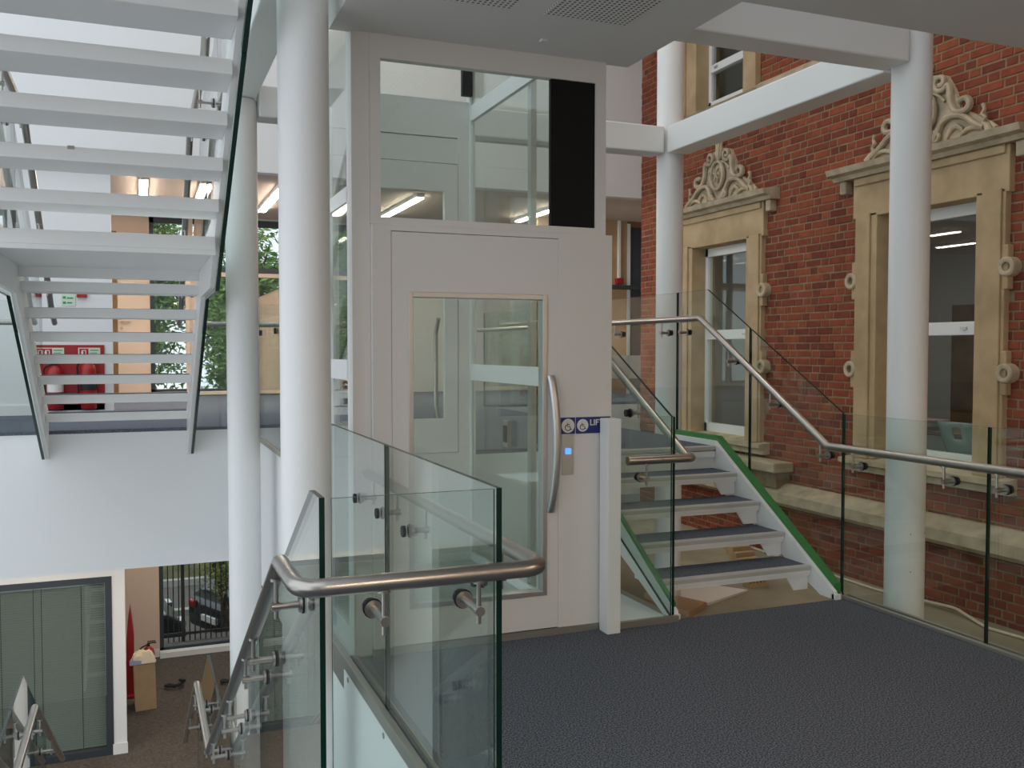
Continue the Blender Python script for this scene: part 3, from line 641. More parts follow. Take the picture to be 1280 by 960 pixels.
# left guard and return
gq = thing('glass_balustrade', 'glass guard with returned handrail between lift and short stair', 'balustrade', (2.72, 4.4, 0))
gt2 = [(4.385, 1.12), (4.42, 1.127), (5.88, 1.93), (6.3, 1.93)]; gb2 = [(4.385, 0.0), (4.42, 0.02), (5.70, 0.74), (6.3, 0.74)]
split_panes(gq, 2.712, gt2, gb2, [4.384, 5.35, 6.28], 0.015)
pane(gq, [(2.345, 4.375, 0.03), (2.70, 4.375, 0.03), (2.70, 4.375, 1.127), (2.345, 4.375, 1.127)], (0, 0.014, 0))
MB().box(2.345, 2.735, 4.352, 4.372, 0.0, 0.035).build('base_channel', CHAN, gq)
rp = [(4.305, 0.905), (4.36, 0.905), (5.80, 1.722), (6.3, 1.722)]
r = rail(gq, [(2.385, 4.305, 0.905), (2.785, 4.305, 0.905)] + [(2.785, y, z) for y, z in rp[1:]], 0.05)
bracket(r, (2.50, 4.375, 0.805), (0, -1, 0), 0.905, 0.07)
for y in (4.9, 5.6): zr = pz(rp, y); bracket(r, (2.727, y, zr - 0.1), (1, 0, 0), zr, 0.058)
tag(B(2.262, 2.340, 4.29, 4.385, 0.0, 1.13).build('newel_post', WHITE, bevel=0.004), 'square white post in front of the lift call panel', 'post')
# ================================================================== THE LIFT
lf = thing('platform_lift', 'cream platform lift with glazed door and glazed shaft sides', 'lift', (1.65, 4.43, 0))
F = 4.428
# shaft frame
for (x0, x1, y0, y1) in ((0.957, 1.048, F, F + 0.06), (0.957, 0.99, 5.93, 6.0), (2.262, 2.312, F + 0.052, F + 0.10), (2.08, 2.12, 5.93, 6.0)):
    B(x0, x1, y0, y1, 0.0, 3.6).build('corner_post', WHITE if y0 > 5 else LIFTW, lf, bevel=0.003)
B(0.957, 0.99, F + 0.06, F + 0.11, 0, 3.6).build('side_post', WHITE, lf)
for z0, z1 in ((0.0, 0.12), (1.34, 1.44), (2.21, 2.285), (3.45, 3.6)):
    B(0.957, 0.985, F + 0.1, 5.93, z0, z1).build('transom', WHITE, lf, bevel=0.002)
for z0, z1 in ((0.12, 1.34), (1.44, 2.21), (2.285, 3.45)):
    B(0.965, 0.973, F + 0.1, 5.93, z0, z1).build('side_pane', GLASS, lf)
for z0, z1 in ((0.0, 0.12), (1.285, 1.392), (3.01, 3.112), (3.5, 3.6)):
    B(2.085, 2.113, F + 0.1, 5.93, z0, z1).build('transom', WHITE, lf, bevel=0.002)
for z0, z1 in ((0.12, 1.285), (1.392, 3.01), (3.112, 3.5)):
    B(2.095, 2.103, F + 0.1, 5.93, z0, z1).build('side_pane', GLASS, lf)
B(2.12, 2.155, 4.98, 5.03, 0, 3.6).build('guide_rail', ALU, lf)
# rear wall with the upper landing door
B(0.99, 2.08, 5.94, 5.985, 0.0, 0.80).build('rear_panel', LIFTW, lf)
B(0.99, 1.10, 5.94, 5.985, 0.80, 3.137).build('rear_panel', LIFTW, lf); B(2.0, 2.08, 5.94, 5.985, 0.80, 3.137).build('rear_panel', LIFTW, lf)
B(1.10, 2.0, 5.94, 5.985, 2.895, 3.137).build('rear_panel', LIFTW, lf); B(1.10, 2.0, 5.945, 5.985, 2.725, 2.889).build('rear_panel', LIFTW, lf)
rd = thing('x', 'x', 'x'); bpy.data.objects.remove(rd)
d = wall_x(1.105, 1.995, 5.935, 5.975, 0.805, 2.718, [(1.20, 1.905, 1.03, 2.536)]).build('rear_door', LIFTW, lf)
B(1.20, 1.905, 5.95, 5.958, 1.03, 2.536).build('door_glass', GLASS, d)
MB().tube(fillet([(1.88, 6.0, 1.0), (1.88, 6.06, 1.1), (1.88, 6.06, 1.6), (1.88, 6.0, 1.7)], 0.05), 0.014, 10).build('door_handle', STEEL, d, smooth=True)
B(2.02, 2.09, 5.90, 5.935, 3.17, 3.37).build('control_unit', BLACK, lf)
B(1.0, 2.08, F + 0.08, 5.92, 0.03, 0.07).build('platform', ALU, lf)
cp = B(2.065, 2.083, 5.2, 5.29, 0.90, 1.06).build('control_panel', CHAN, lf); MB().box(2.06, 2.065, 5.22, 5.27, 0.93, 1.03).build('keypad', DARK, cp)
# upper front frame and window
wall = wall_x(1.048, 2.315, F, F + 0.05, 2.095, 3.0, [(1.10, 2.255, 2.13, 2.887)]); wall.build('upper_frame', LIFTW, lf)
B(1.10, 2.002, F + 0.015, F + 0.023, 2.13, 2.887).build('upper_pane', GLASS, lf)
B(2.002, 2.255, F + 0.012, F + 0.04, 2.13, 2.887).build('black_panel', BLACK, lf)['label'] = 'matt black infill panel'
# lower front casing and door
P = F - 0.03
MB().box(1.048, 1.142, P, F + 0.05, 0.035, 2.092).build('side_casing', LIFTW, lf, bevel=0.002)
MB().box(2.028, 2.339, P, F + 0.05, 0.035, 2.092).build('side_casing', LIFTW, lf, bevel=0.002)
B(1.142, 2.028, P, F + 0.05, 2.062, 2.092).build('head_casing', LIFTW, lf, bevel=0.002)
B(1.048, 2.339, P - 0.006, F + 0.05, 0.0, 0.035).build('kick_plate', CHAN, lf)
dr = wall_x(1.1435, 2.0268, P + 0.001, F + 0.02, 0.04, 2.059, [(1.233, 1.954, 0.222, 1.763)]).build('door', LIFTW, lf)
fr = MB()
for (x0, x1, z0, z1) in ((1.225, 1.25, 0.214, 1.771), (1.937, 1.962, 0.214, 1.771), (1.25, 1.937, 0.214, 0.24), (1.25, 1.937, 1.745, 1.771)): fr.box(x0, x1, P - 0.006, F + 0.025, z0, z1)
fr.build('window_frame', ALU, dr, bevel=0.002)
B(1.25, 1.937, P + 0.02, P + 0.028, 0.24, 1.745).build('door_glass', GLASS, dr)
hp = [(1.980 + 0.020 * math.sin(math.pi * t), P - 0.012 - 0.042 * math.sin(math.pi * t) ** 0.6, 0.65 + 0.705 * t) for t in [k / 20 for k in range(21)]]
MB().tube(hp, [(0.021, 0.011)] * 21, 12, flat=(1, 0, 0)).build('pull_handle', ALU, dr, smooth=True)
# call panel and signs
c_ = B(2.046, 2.112, P - 0.006, P, 0.837, 1.046).build('call_panel', ALU, lf)
B(2.066, 2.096, P - 0.011, P - 0.006, 0.945, 0.975).build('call_button', BTN, c_)['label'] = 'blue lit call button'
def glyph(parent, xc, zc, r, y):
    mb = MB(); n = 28
    vs = [(xc + r * math.cos(2 * math.pi * k / n), y, zc + r * math.sin(2 * math.pi * k / n)) for k in range(n)]
    mb.add(vs, [tuple(range(n))]); mb.build('disc', SIGNW, parent)
    g = MB(); s = r / 0.036; yy = y - 0.0012
    def q(a, b): return (xc + a * s, yy, zc + b * s)
    g.tube([q(0.012 * 0 + -0.004, 0.022), q(-0.004, 0.0221)], 0.0048 * s, 12)
    g.tube([q(-0.004, 0.014), q(-0.004, -0.003), q(0.009, -0.004), q(0.016, -0.020), q(0.021, -0.018)], 0.0019 * s, 6)
    g.tube([q(-0.004, 0.006), q(0.009, 0.006)], 0.0016 * s, 6)
    g.tube([q(-0.001 + 0.0155 * math.cos(a), -0.009 + 0.0155 * math.sin(a)) for a in [math.radians(120 + 215 * k / 16) for k in range(17)]], 0.0019 * s, 6)
    g.build('wheelchair_symbol', BLACK, parent)
s1 = B(2.041, 2.122, P - 0.004, P, 1.050, 1.136).build('sign', BLUE, lf); glyph(s1, 2.081, 1.093, 0.037, P - 0.005)
s2 = B(2.128, 2.330, P - 0.004, P, 1.050, 1.136).build('sign', BLUE, lf); glyph(s2, 2.166, 1.093, 0.033, P - 0.005)
def text(body, size, x, y, z, m, parent, name='lettering', rot=(math.radians(90), 0, 0)):
    cu = bpy.data.curves.new(name, 'FONT'); cu.body = body; cu.size = size; cu.extrude = 0.0006; cu.offset = size * 0.012
    ob = bpy.data.objects.new(name, cu); COL.objects.link(ob); bpy.context.view_layer.update()
    dg = bpy.context.evaluated_depsgraph_get(); me = bpy.data.meshes.new_from_object(ob.evaluated_get(dg)); bpy.data.objects.remove(ob)
    me.materials.clear(); me.materials.append(m)
    o = bpy.data.objects.new(name, me); COL.objects.link(o); o.location = (x, y, z); o.rotation_euler = rot
    if parent is not None:
        o.parent = parent
    return o
text('LIFT', 0.044, 2.207, P - 0.005, 1.092, SIGNW, s2)
# ================================================================== FAR LANDING THINGS
YW = 10.98
fp = thing('fire_point_board', 'red fire point board on white wall behind the stair treads', 'fire point', (-0.68, YW, 0.8))
B(-1.0, -0.325, YW - 0.02, YW, 0.84, 1.54).build('backboard', RED, fp, bevel=0.003)
for xa in (-0.93, -0.58):
    s = B(xa, xa + 0.215, YW - 0.024, YW - 0.02, 1.40, 1.51).build('sign', SIGNG, fp)
    B(xa + 0.012, xa + 0.10, YW - 0.026, YW - 0.024, 1.41, 1.50).build('red_pictogram', RED, s)
    mb = MB(); mb.box(xa + 0.03, xa + 0.05, YW - 0.028, YW - 0.026, 1.415, 1.47).box(xa + 0.034, xa + 0.046, YW - 0.028, YW - 0.026, 1.47, 1.485).box(xa + 0.046, xa + 0.075, YW - 0.028, YW - 0.026, 1.478, 1.486).box(xa + 0.07, xa + 0.078, YW - 0.028, YW - 0.026, 1.43, 1.486)
    mb.build('extinguisher_symbol', SIGNW, s)
    MB().box(xa + 0.115, xa + 0.20, YW - 0.026, YW - 0.024, 1.478, 1.488).box(xa + 0.115, xa + 0.185, YW - 0.026, YW - 0.024, 1.45, 1.458).build('print_lines', SIGNGD, s)
def extinguisher(x, y, z, label, tall=0.46, band=SIGNW):
    t = thing('fire_extinguisher', label, 'fire extinguisher', (x, y, z), 'fire extinguishers')
    MB().lathe([(0.070, 0), (0.078, 0.01), (0.078, tall * 0.82), (0.066, tall * 0.92), (0.035, tall * 0.98), (0.025, tall)], (x, y, z), 20).build('cylinder', RED, t, smooth=True)
    MB().lathe([(0.0795, tall * 0.40), (0.0795, tall * 0.62)], (x, y, z), 20).build('label_band', band, t, smooth=True)
    MB().box(x - 0.02, x + 0.02, y - 0.02, y + 0.02, z + tall, z + tall + 0.035).box(x - 0.012, x + 0.10, y - 0.012, y + 0.012, z + tall + 0.035, z + tall + 0.048).box(x - 0.012, x + 0.09, y - 0.012, y + 0.012, z + tall + 0.06, z + tall + 0.07).build('valve_handle', RUBBER, t)
    MB().tube(fillet([(x - 0.02, y, z + tall + 0.02), (x - 0.11, y, z + tall - 0.02), (x - 0.095, y - 0.02, z + 0.12)], 0.08), 0.010, 8).build('hose', RUBBER, t, smooth=True)
    return t
extinguisher(-0.80, YW - 0.105, 0.86, 'red fire extinguisher with white band hung on the board')
extinguisher(-0.48, YW - 0.105, 0.86, 'red fire extinguisher with black band hung on the board', 0.50, RUBBER)
ex = thing('exit_sign', 'small pale green notice on white wall above the fire board', 'sign', (-0.65, YW, 1.95))
B(-0.735, -0.60, YW - 0.008, YW, 1.955, 2.075).build('plate', SIGNG, ex); MB().box(-0.72, -0.69, YW - 0.010, YW - 0.008, 2.03, 2.055).box(-0.72, -0.69, YW - 0.010, YW - 0.008, 1.975, 2.0).box(-0.68, -0.62, YW - 0.010, YW - 0.008, 2.03, 2.045).box(-0.68, -0.63, YW - 0.010, YW - 0.008, 1.98, 1.995).build('print', SIGNGD, ex)
cpnt = thing('call_point', 'red strip sounder beside the pale green notice', 'alarm', (-0.53, YW, 2.05)); B(-0.585, -0.485, YW - 0.05, YW, 2.045, 2.085).build('casing', RED, cpnt, bevel=0.006)
cp2 = thing('call_point', 'small red break glass unit on white wall near stair handrail', 'alarm', (-1.0, YW, 2.05)); B(-1.02, -0.95, YW - 0.04, YW, 2.03, 2.09).build('casing', RED, cp2, bevel=0.006); B(-1.005, -0.965, YW - 0.043, YW - 0.04, 2.045, 2.075).build('glass_face', SIGNW, cp2)
# far door (beige leaf with brown edge)
d1 = thing('door_1', 'beige door leaf with brown edge and lever handle', 'door', (0.0, 14.75, 0.8), kind='structure')
B(-0.25, 0.17, 14.70, 14.745, 0.82, 3.2).build('leaf', BEIGE, d1); B(-0.33, -0.25, 14.69, 14.75, 0.80, 3.2).build('frame', BROWNW, d1)
h = MB(); h.cyl((-0.20, 14.70, 1.90), (-0.20, 14.65, 1.90), 0.012); h.cyl((-0.20, 14.65, 1.90), (-0.08, 14.65, 1.90), 0.011); h.cyl((-0.20, 14.69, 1.80), (-0.20, 14.70, 1.80), 0.02); h.build('lever_handle', STEEL, d1)
# corridor strip lamps; those behind fire wall, lift and before oak are added fill
for i, (xc, y0, y1, lab) in enumerate([(1.66, 11.6, 13.6, 'lit strip lamp on brown ceiling between the two left columns'), (0.10, 11.6, 13.2, 'lit strip lamp on brown ceiling seen through the stair treads'), (0.78, 11.8, 13.3, 'lit strip lamp on brown ceiling beside stair handrail'), (-1.5, 11.6, 13.6, 'lit strip lamp on brown ceiling behind the white fire point wall'), (3.4, 11.6, 13.6, 'lit strip lamp on brown ceiling behind the lift'), (5.4, 11.6, 13.2, 'lit strip lamp on brown ceiling before the oak wall')]):
    t = thing('strip_lamp', lab, 'lamp', (xc, (y0 + y1) / 2, 3.49), 'corridor strip lamps')
    B(xc - 0.05, xc + 0.05, y0, y1, 3.44, 3.49).build('housing', UPVC, t); B(xc - 0.045, xc + 0.045, y0 + 0.01, y1 - 0.01, 3.425, 3.44).build('diffuser', TUBEL, t)
for x, y, lab in [(-1.2, 9.9, 'strip lamp under the far landing before the blind screened glazing'), (0.9, 10.2, 'strip lamp under the far landing behind the white column'), (0.6, 13.2, 'strip lamp near the street window below')]:  # out-of-sight strips added to brighten the lower carpet and walls
    t = thing('lower_strip_lamp', lab, 'lamp', (x, y, -0.43), 'lower storey strip lamps')
    B(x - 0.08, x + 0.08, y - 0.7, y + 0.7, -0.47, -0.431).build('housing', UPVC, t); B(x - 0.07, x + 0.07, y - 0.68, y + 0.68, -0.485, -0.47).build('diffuser', FILLW, t)
for x, y, lab in [(3.3, 6.3, 'high roof lamp above the short stair'), (3.0, 9.2, 'high roof lamp above the raised landing'), (5.2, 4.6, 'high roof lamp above the landing guard')]:  # out-of-view lamps added to warm and brighten the brick side from above
    t = thing('roof_lamp', lab, 'lamp', (x, y, 6.6), 'high roof lamps')
    B(x - 0.5, x + 0.5, y - 0.5, y + 0.5, 6.55, 6.599).build('frame', UPVC, t); B(x - 0.46, x + 0.46, y - 0.46, y + 0.46, 6.535, 6.55).build('diffuser', FILLR, t)
# facade window frames
def facade_window(name, label, x0, x1, z0, z1, mull, trans, sill):
    w = thing(name, label, 'window', ((x0 + x1) / 2, 14.85, z0), kind='structure')
    for a in (x0, x1 - 0.06): B(a, a + 0.06, 14.84, 14.9, z0, z1).build('frame_stile', DARK, w)
    B(x0, x1, 14.84, 14.9, z1 - 0.10, z1).build('frame_head', DARK, w); B(x0, x1, 14.84, 14.9, z0, z0 + 0.06).build('frame_bottom', DARK, w)
    for a, b, m in mull: B(a, b, 14.80, 14.92, z0, z1).build('mullion', m, w)
    for a, b, m in trans: B(x0, x1, 14.82, 14.9, a, b).build('transom', m, w)
    xs = [x0] + [v for a, b, m in mull for v in (a, b)] + [x1]; zs = [z0] + [v for a, b, m in trans for v in (a, b)] + [z1]
    for i in range(0, len(xs), 2):
        for j in range(0, len(zs), 2): B(xs[i], xs[i + 1], 14.865, 14.872, zs[j], zs[j + 1]).build('pane', WGLASS, w)
    if sill: B(x0 - 0.02, x1, 14.70, 14.84, z0 - 0.03, z0 + 0.02).build('sill', CREAMW, w, bevel=0.004)
facade_window('window_4', 'tall upper window to the trees with brown transom', 0.19, 3.6, 0.84, 3.47, [(0.69, 0.80, BEIGE), (2.3, 2.36, DARK)], [(2.60, 2.66, BEIGE), (2.66, 2.74, DARK)], True)
facade_window('window_5', 'lower window to the street railings', 0.26, 3.6, -3.05, -0.5, [(1.9, 1.96, DARK)], [], False)
struct('baseboard_lower', MB().box(0.26, 3.6, 14.66, 14.80, -3.1, -3.02).box(-0.4, 0.25, 14.755, 14.774, -3.1, -2.98), WHITE, 'white skirting below the street window', 'baseboard')
# far right recess
struct('wall_recess', B(5.6, 7.12, 12.9, 12.95, 0.8, 3.49), OAK, 'oak panelled wall at the far end of the raised landing', 'wall')
rc = thing('door_3', 'dark glazed door standing at the far end beside the brick pier', 'door', (7.3, 12.92, 0.8), kind='structure')
B(7.122, 7.17, 12.88, 12.95, 0.8, 3.45).build('frame', UPVC, rc); B(7.17, 7.58, 12.91, 12.95, 0.8, 3.40).build('leaf', DARK, rc); B(7.12, 7.6, 12.91, 12.96, 3.40, 3.49).build('head', BROWNW, rc)
ap = thing('alarm_post', 'white conduit dropping to a red alarm unit on oak wall', 'alarm', (6.97, 12.88, 2.5)); B(6.95, 6.99, 12.86, 12.899, 2.58, 3.49).build('conduit', UPVC, ap); B(6.91, 7.03, 12.83, 12.899, 2.50, 2.60).build('unit', RED, ap, bevel=0.01)
tag(B(6.3, 7.5, 12.70, 12.82, 2.42, 2.48).build('cable_tray', DARK), 'dark horizontal tray below the red alarm unit', 'tray')
struct('wall_recess_low', B(5.6, 7.35, 12.60, 12.64, 1.05, 1.40), GREYP, 'low pale panel below the oak panelling', 'wall')
# things lying on the ledge under the short stair
tag(MB().prism([(4.40, 6.56, -0.649), (4.98, 6.80, -0.649), (4.60, 7.35, -0.649), (4.20, 7.05, -0.649)], (0, 0, 0.02)).build('white_board', SIGNW), 'white board offcut lying on the ledge under the stair', 'board')
tag(MB().prism([(3.95 + 0.1, 6.3, -0.649), (4.35, 6.5, -0.649), (4.12, 7.0, -0.649), (4.0 + 0.02, 6.95, -0.649)], (0, 0, 0.05)).build('plywood_offcut', OAK), 'tan plywood offcut beside the white board under the stair', 'board')
for i in range(7):
    t = thing('air_brick', 'terracotta perforated air brick standing in a row under the stair', 'brick', (5.1 + 0.13 * i, 7.0 + 0.24 * i, -0.65), 'air bricks on the ledge')
    x, y = 5.05 + 0.13 * i, 6.9 + 0.24 * i
    wall_x(x, x + 0.215, y, y + 0.07, -0.65, -0.51, [(x + 0.02 + 0.037 * k, x + 0.04 + 0.037 * k, -0.61, -0.55) for k in range(5)]).build('body', STONE, t)
    B(x + 0.01, x + 0.205, y + 0.06, y + 0.068, -0.64, -0.52).build('core', RUBBER, t)
tag(MB().tube(fillet([(6.1, 8.3, -0.635), (6.05, 6.4, -0.635), (6.12, 5.6, -0.60), (6.0, 5.2, -0.635), (6.1, 4.3, -0.635), (6.05, 3.2, -0.635)], 0.3), 0.012, 8).build('loose_cable', CREAMW, smooth=True), 'thin pale cable lying along the foot of the brick wall', 'cable')
# ================================================================== LOWER STOREY
LZ0 = -3.1; GY = 11.36
struct('wall_lower', MB().box(-0.30, -0.165, GY, GY + 0.30, LZ0, -0.43).box(-6, -0.30, GY, GY + 0.12, -1.06, -0.43), WALLW, 'white pier beside the blind screened glazing below', 'wall')
struct('baseboard_pier', B(-0.31, -0.155, GY - 0.02, GY, LZ0, LZ0 + 0.12), WHITE, 'white skirting of the pier beside the glazing', 'baseboard')
gs = thing('window_6', 'dark framed glazed screen with closed venetian blinds', 'window', (-1.5, GY, LZ0), kind='structure')
for a, b in ((-0.37, -0.30), (-3.2, -3.13)): B(a, b, GY - 0.01, GY + 0.07, LZ0, -1.06).build('frame_stile', DARK, gs)
B(-3.13, -0.37, GY - 0.01, GY + 0.07, -1.13, -1.06).build('frame_head', DARK, gs); B(-3.13, -0.37, GY - 0.01, GY + 0.07, LZ0, LZ0 + 0.08).build('frame_bottom', DARK, gs)
B(-3.13, -0.37, GY + 0.02, GY + 0.028, LZ0 + 0.08, -1.13).build('pane', WGLASS, gs)
sl = MB(); z = LZ0 + 0.10
while z < -1.14:
    sl.add([(-3.12, GY + 0.05, z), (-0.38, GY + 0.05, z), (-0.38, GY + 0.066, z + 0.018), (-3.12, GY + 0.066, z + 0.018)], [(0, 1, 2, 3)]); z += 0.0265
o = sl.build('venetian_slats', SLAT, gs); o['kind'] = 'stuff'
for x in (-0.62, -1.02, -1.10, -1.42, -2.0): B(x, x + 0.006, GY + 0.045, GY + 0.049, LZ0 + 0.1, -1.13).build('ladder_cord', DARK, gs)
struct('room_lower', MB().box(-6, -0.31, GY + 2.0, GY + 2.1, LZ0, -0.43), GREYP, 'grey room wall behind the venetian blinds', 'wall')
bx = thing('cardboard_box', 'tall brown cardboard box standing by beige wall below', 'box', (0.06, 12.75, LZ0))
MB().prism([(-0.075, 12.60, LZ0), (0.175, 12.63, LZ0), (0.16, 12.92, LZ0), (-0.09, 12.90, LZ0)], (-0.012, 0, 0.585)).build('carton', CARD, bx)
MB().prism([(-0.088, 12.60, LZ0 + 0.586), (0.165, 12.63, LZ0 + 0.586), (0.162, 12.70, LZ0 + 0.592), (-0.09, 12.68, LZ0 + 0.592)], (0, 0, 0.004)).build('flap', CARD, bx)
pb = thing('paper_bag', 'crumpled brown paper bag with blue edge on top of the carton', 'bag', (0.03, 12.75, LZ0 + 0.596))
mb = MB(); N = 9; vs = []
for j in range(N):
    for i in range(N):
        u, v = i / (N - 1), j / (N - 1); e = min(u, 1 - u, v, 1 - v)
        vs.append((-0.13 + 0.30 * u + random.uniform(-.01, .01), 12.60 + 0.26 * v + 0.03 * u, LZ0 + 0.600 + 0.10 * min(1, e * 5) + random.uniform(0, 0.035) * (e > 0)))
fs = [(j * N + i, j * N + i + 1, (j + 1) * N + i + 1, (j + 1) * N + i) for j in range(N - 1) for i in range(N - 1)]
mb.add(vs, fs).add([(v[0], v[1], LZ0 + 0.598) for v in vs], [f[::-1] for f in fs]).build('bag_body', PAPER, pb)
MB().prism([(-0.14, 12.60, LZ0 + 0.60), (0.0, 12.605, LZ0 + 0.60), (0.0, 12.615, LZ0 + 0.64), (-0.14, 12.61, LZ0 + 0.66)], (0, 0.012, 0)).build('blue_edge', BLUEP, pb)
extinguisher(0.09, 13.35, LZ0 + 0.14, 'red fire extinguisher behind the carton by beige wall', 0.46)
est = thing('extinguisher_stand', 'red upright extinguisher stand beside white pier below', 'stand', (-0.13, 13.2, LZ0))
MB().prism([(-0.19, 13.2, LZ0), (-0.09, 13.2, LZ0), (-0.085, 13.2, LZ0 + 0.8), (-0.11, 13.2, LZ0 + 1.05), (-0.13, 13.2, LZ0 + 1.2), (-0.16, 13.2, LZ0 + 1.0), (-0.18, 13.2, LZ0 + 0.7)], (0, 0.2, 0)).build('back_plate', RED, est, bevel=0.01)
B(-0.19, -0.09, 13.1, 13.42, LZ0, LZ0 + 0.03).build('foot', RED, est)
for i, (x, y, lab) in enumerate([(0.31, 13.3, 'coiled black strap on carpet next to the carton'), (1.02, 13.2, 'small black strap coil on carpet near the glass guard end')]):
    pts = [(x + 0.10 * math.cos(a) * (1 - 0.03 * k) + 0.012 * k, y + 0.07 * math.sin(a), LZ0 + 0.022 + 0.004 * k) for k, a in enumerate([0.5 * j for j in range(22)])]
    tag(MB().tube(pts, 0.02, 8).build('black_strap', RUBBER, smooth=True), lab, 'strap')
# ================================================================== OUTSIDE
struct('pavement', B(-6, 12, 15.0, 15.75, -4.1, -3.12), TARMAC, 'dark plinth carrying the street railings', 'pavement')
struct('kerb', B(-20, 30, 20.6, 20.8, -4.1, -3.98), KERB, 'pale kerb in the middle of the road', 'kerb')
struct('kerb_far', B(-20, 30, 23.2, 23.4, -4.1, -3.95), KERB, 'pale far kerb of the road', 'kerb')
struct('bank', MB().prism([(-25, 23.4, -4.1), (-25, 23.4, -4.0), (-25, 25, -3.6), (-25, 32, -2.2), (-25, 32, -4.1)], (55, 0, 0)), HEDGE, 'leaf strewn bank across the road', 'bank')
fn = thing('street_railing', 'black vertical bar railing between building and road', 'fence', (1.2, 15.5, -3.12))
for z in (-3.02, -1.55): B(-2, 5.0, 15.485, 15.515, z, z + 0.04).build('rail', FENCE, fn)
barm = MB().box(-0.009, 0.009, -0.009, 0.009, 0, 1.62).add([(-0.009, -0.009, 1.62), (0.009, -0.009, 1.62), (0.009, 0.009, 1.62), (-0.009, 0.009, 1.62), (0, 0, 1.69)], [(0, 1, 4), (1, 2, 4), (2, 3, 4), (3, 0, 4)]).mesh('bar', FENCE)
for i in range(72):
    x = -1.2 + 0.08 * i
    o = bpy.data.objects.new('bar', barm); COL.objects.link(o); o.location = (x, 15.5, -3.12); attach(o, fn)
for x in (-1.6, 0.62, 2.9): B(x - 0.025, x + 0.025, 15.475, 15.525, -3.12, -1.42).build('post', FENCE, fn)
def car(x, y, rz, label):
    t = thing('parked_car', label, 'car', (x, y, -4.1), 'parked cars beyond the railings')
    R = Matrix.Translation((x, y, -4.1)) @ Matrix.Rotation(rz, 4, 'Z')
    def put(mb, n, m, sm=False, bv=0.0):
        mb.v = [tuple(R @ Vector(p)) for p in mb.v]; return mb.build(n, m, t, sm, bv)
    side = [(-2.05, 0.28), (-2.1, 0.55), (-2.05, 0.82), (-1.9, 0.93), (-1.3, 0.98), (0.75, 0.98), (1.75, 0.86), (2.05, 0.68), (2.1, 0.40), (2.0, 0.25)]
    put(MB().prism([(a, -0.86, b) for a, b in side], (0, 1.72, 0)), 'body', CARP, False, 0.06)
    cab = [(-1.85, 0.95), (-1.45, 1.40), (-0.9, 1.47), (0.1, 1.44), (0.95, 0.96)]
    mb = MB(); n = len(cab); vs = [(a, -0.80 + (0.14 if b > 1.2 else 0), b) for a, b in cab] + [(a, 0.80 - (0.14 if b > 1.2 else 0), b) for a, b in cab]
    put(mb.add(vs, [tuple(range(n)), tuple(range(n, 2 * n))[::-1]] + [(i, (i + 1) % n, n + (i + 1) % n, n + i) for i in range(n)]), 'cabin_glass', CARG, False, 0.03)
    put(MB().prism([(a, -0.68, b) for a, b in [(-1.42, 1.405), (-0.9, 1.475), (0.1, 1.445), (0.1, 1.47), (-0.9, 1.50), (-1.42, 1.43)]], (0, 1.36, 0)), 'roof', CARP)
    for wx in (-1.3, 1.3):
        for wy in (-0.80, 0.80):
            w = put(MB().tube([(wx, wy - 0.1, 0.31), (wx, wy + 0.1, 0.31)], 0.31, 22), 'wheel', RUBBER, True)
            hb = MB().tube([(wx, wy - 0.11, 0.31), (wx, wy + 0.11, 0.31)], 0.19, 14); hb.v = [tuple(R @ Vector(p)) for p in hb.v]; hb.build('hub', CHROME, w, True)
    for wy in (-0.68, 0.68):
        put(MB().box(-2.12, -1.98, wy - 0.10, wy + 0.10, 0.66, 0.80), 'tail_lamp', TAIL, False, 0.02); put(MB().box(1.93, 2.09, wy - 0.15, wy + 0.15, 0.58, 0.72), 'head_lamp', CHROME, False, 0.02)
    put(MB().box(-2.14, -2.08, -0.26, 0.26, 0.50, 0.61), 'number_plate', SIGNW)
car(3.10, 19.0, math.radians(25), 'dark parked car with red tail lamp behind the railings')
car(-1.42, 18.2, math.radians(8), 'dark parked car with only its nose past the beige wall')
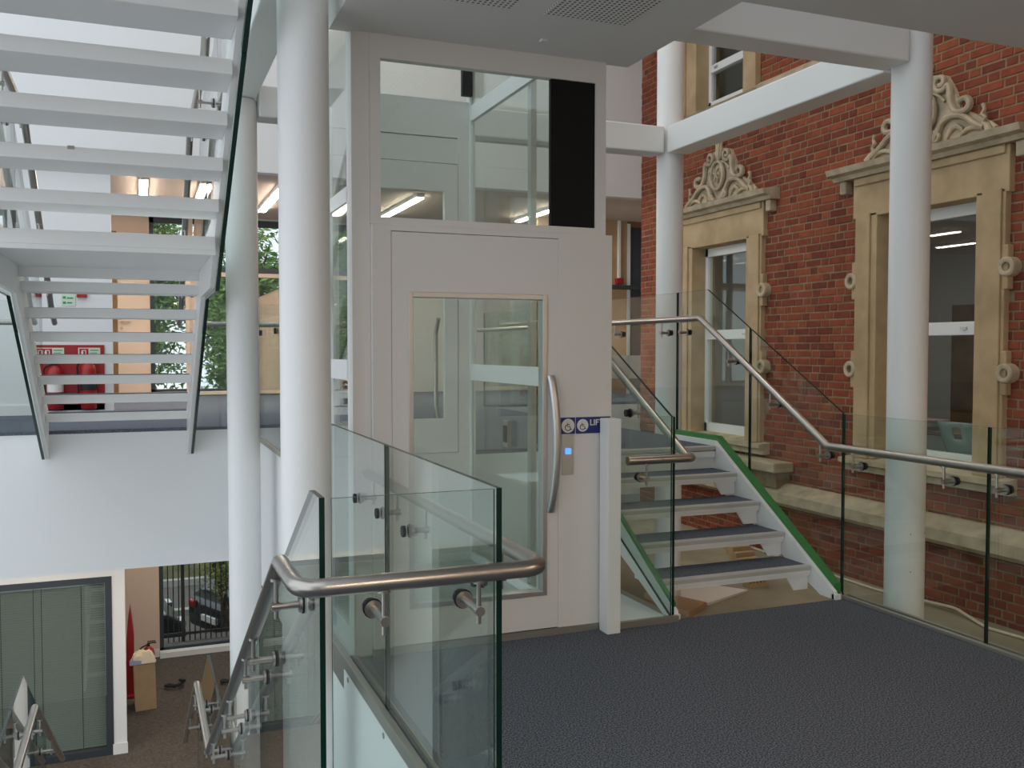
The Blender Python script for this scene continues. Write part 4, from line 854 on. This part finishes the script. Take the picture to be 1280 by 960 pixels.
def tree(x, y, zb, h, r, nleaf, label, m, ls=0.12, squash=1.0, trunk=True):
    t = thing('leafy_tree', label, 'tree', (x, y, zb), 'trees outside')
    if trunk:
        MB().tube([(x, y, zb), (x + 0.1, y, zb + h * 0.4), (x - 0.05, y + 0.1, zb + h * 0.8)], [0.16 * min(1, r * r), 0.11 * min(1, r * r), 0.05 * min(1, r * r)], 10).build('trunk', BARK, t, smooth=True)
        for k in range(6):
            a = k * 1.1; MB().tube([(x, y, zb + h * (0.3 + 0.07 * k)), (x + math.cos(a) * r * 0.6, y + math.sin(a) * r * 0.5, zb + h * (0.5 + 0.08 * k))], [0.05, 0.015], 6).build('branch', BARK, t)
    mb = MB(); cl = []
    for k in range(80):
        a, b = random.uniform(0, 6.28), random.uniform(-1, 1); q = random.uniform(0.25, 1.0); s = math.sqrt(1 - b * b)
        cl.append(Vector((x + r * q * s * math.cos(a), y + r * q * s * math.sin(a), zb + h * 0.62 + r * squash * q * b)))
    for k in range(nleaf):
        c = random.choice(cl) + Vector((random.gauss(0, .2), random.gauss(0, .2), random.gauss(0, .2))) * r
        d = Vector((random.gauss(0, 1), random.gauss(0, 1), random.gauss(0, 0.6))).normalized() * ls * random.uniform(0.6, 1.2)
        w = d.cross(Vector((random.gauss(0, 1), random.gauss(0, 1), random.gauss(0, 1)))).normalized() * d.length * 0.32
        mb.add([c - d, c + w, c + d, c - w], [(0, 1, 2, 3)])
    o = mb.build('foliage', m, t); o['kind'] = 'stuff'
for x, y, h, r, lab in [(-1.6, 25.0, 9.2, 1.35, 'green tree behind the beige door wall'), (2.6, 25.0, 9.0, 1.4, 'green tree filling the upper window between stair and columns'), (7.5, 25.0, 9.4, 1.4, 'green tree behind the near white column'),
                        (0.0, 30.5, 11.4, 1.9, 'taller green tree in the second row behind the stair'), (5.9, 30.5, 11.6, 1.9, 'taller green tree in the second row behind the columns'), (11.8, 30.5, 11.4, 1.9, 'taller green tree at the end of the second row')]:
    tree(x, y, -3.9, h, r, 19000, lab, LEAF, 0.12, 2.3)
tree(1.30, 16.45, -4.1, 2.9, 0.36, 1100, 'yellow green sapling leaning over the street railings', LEAF2, 0.045)
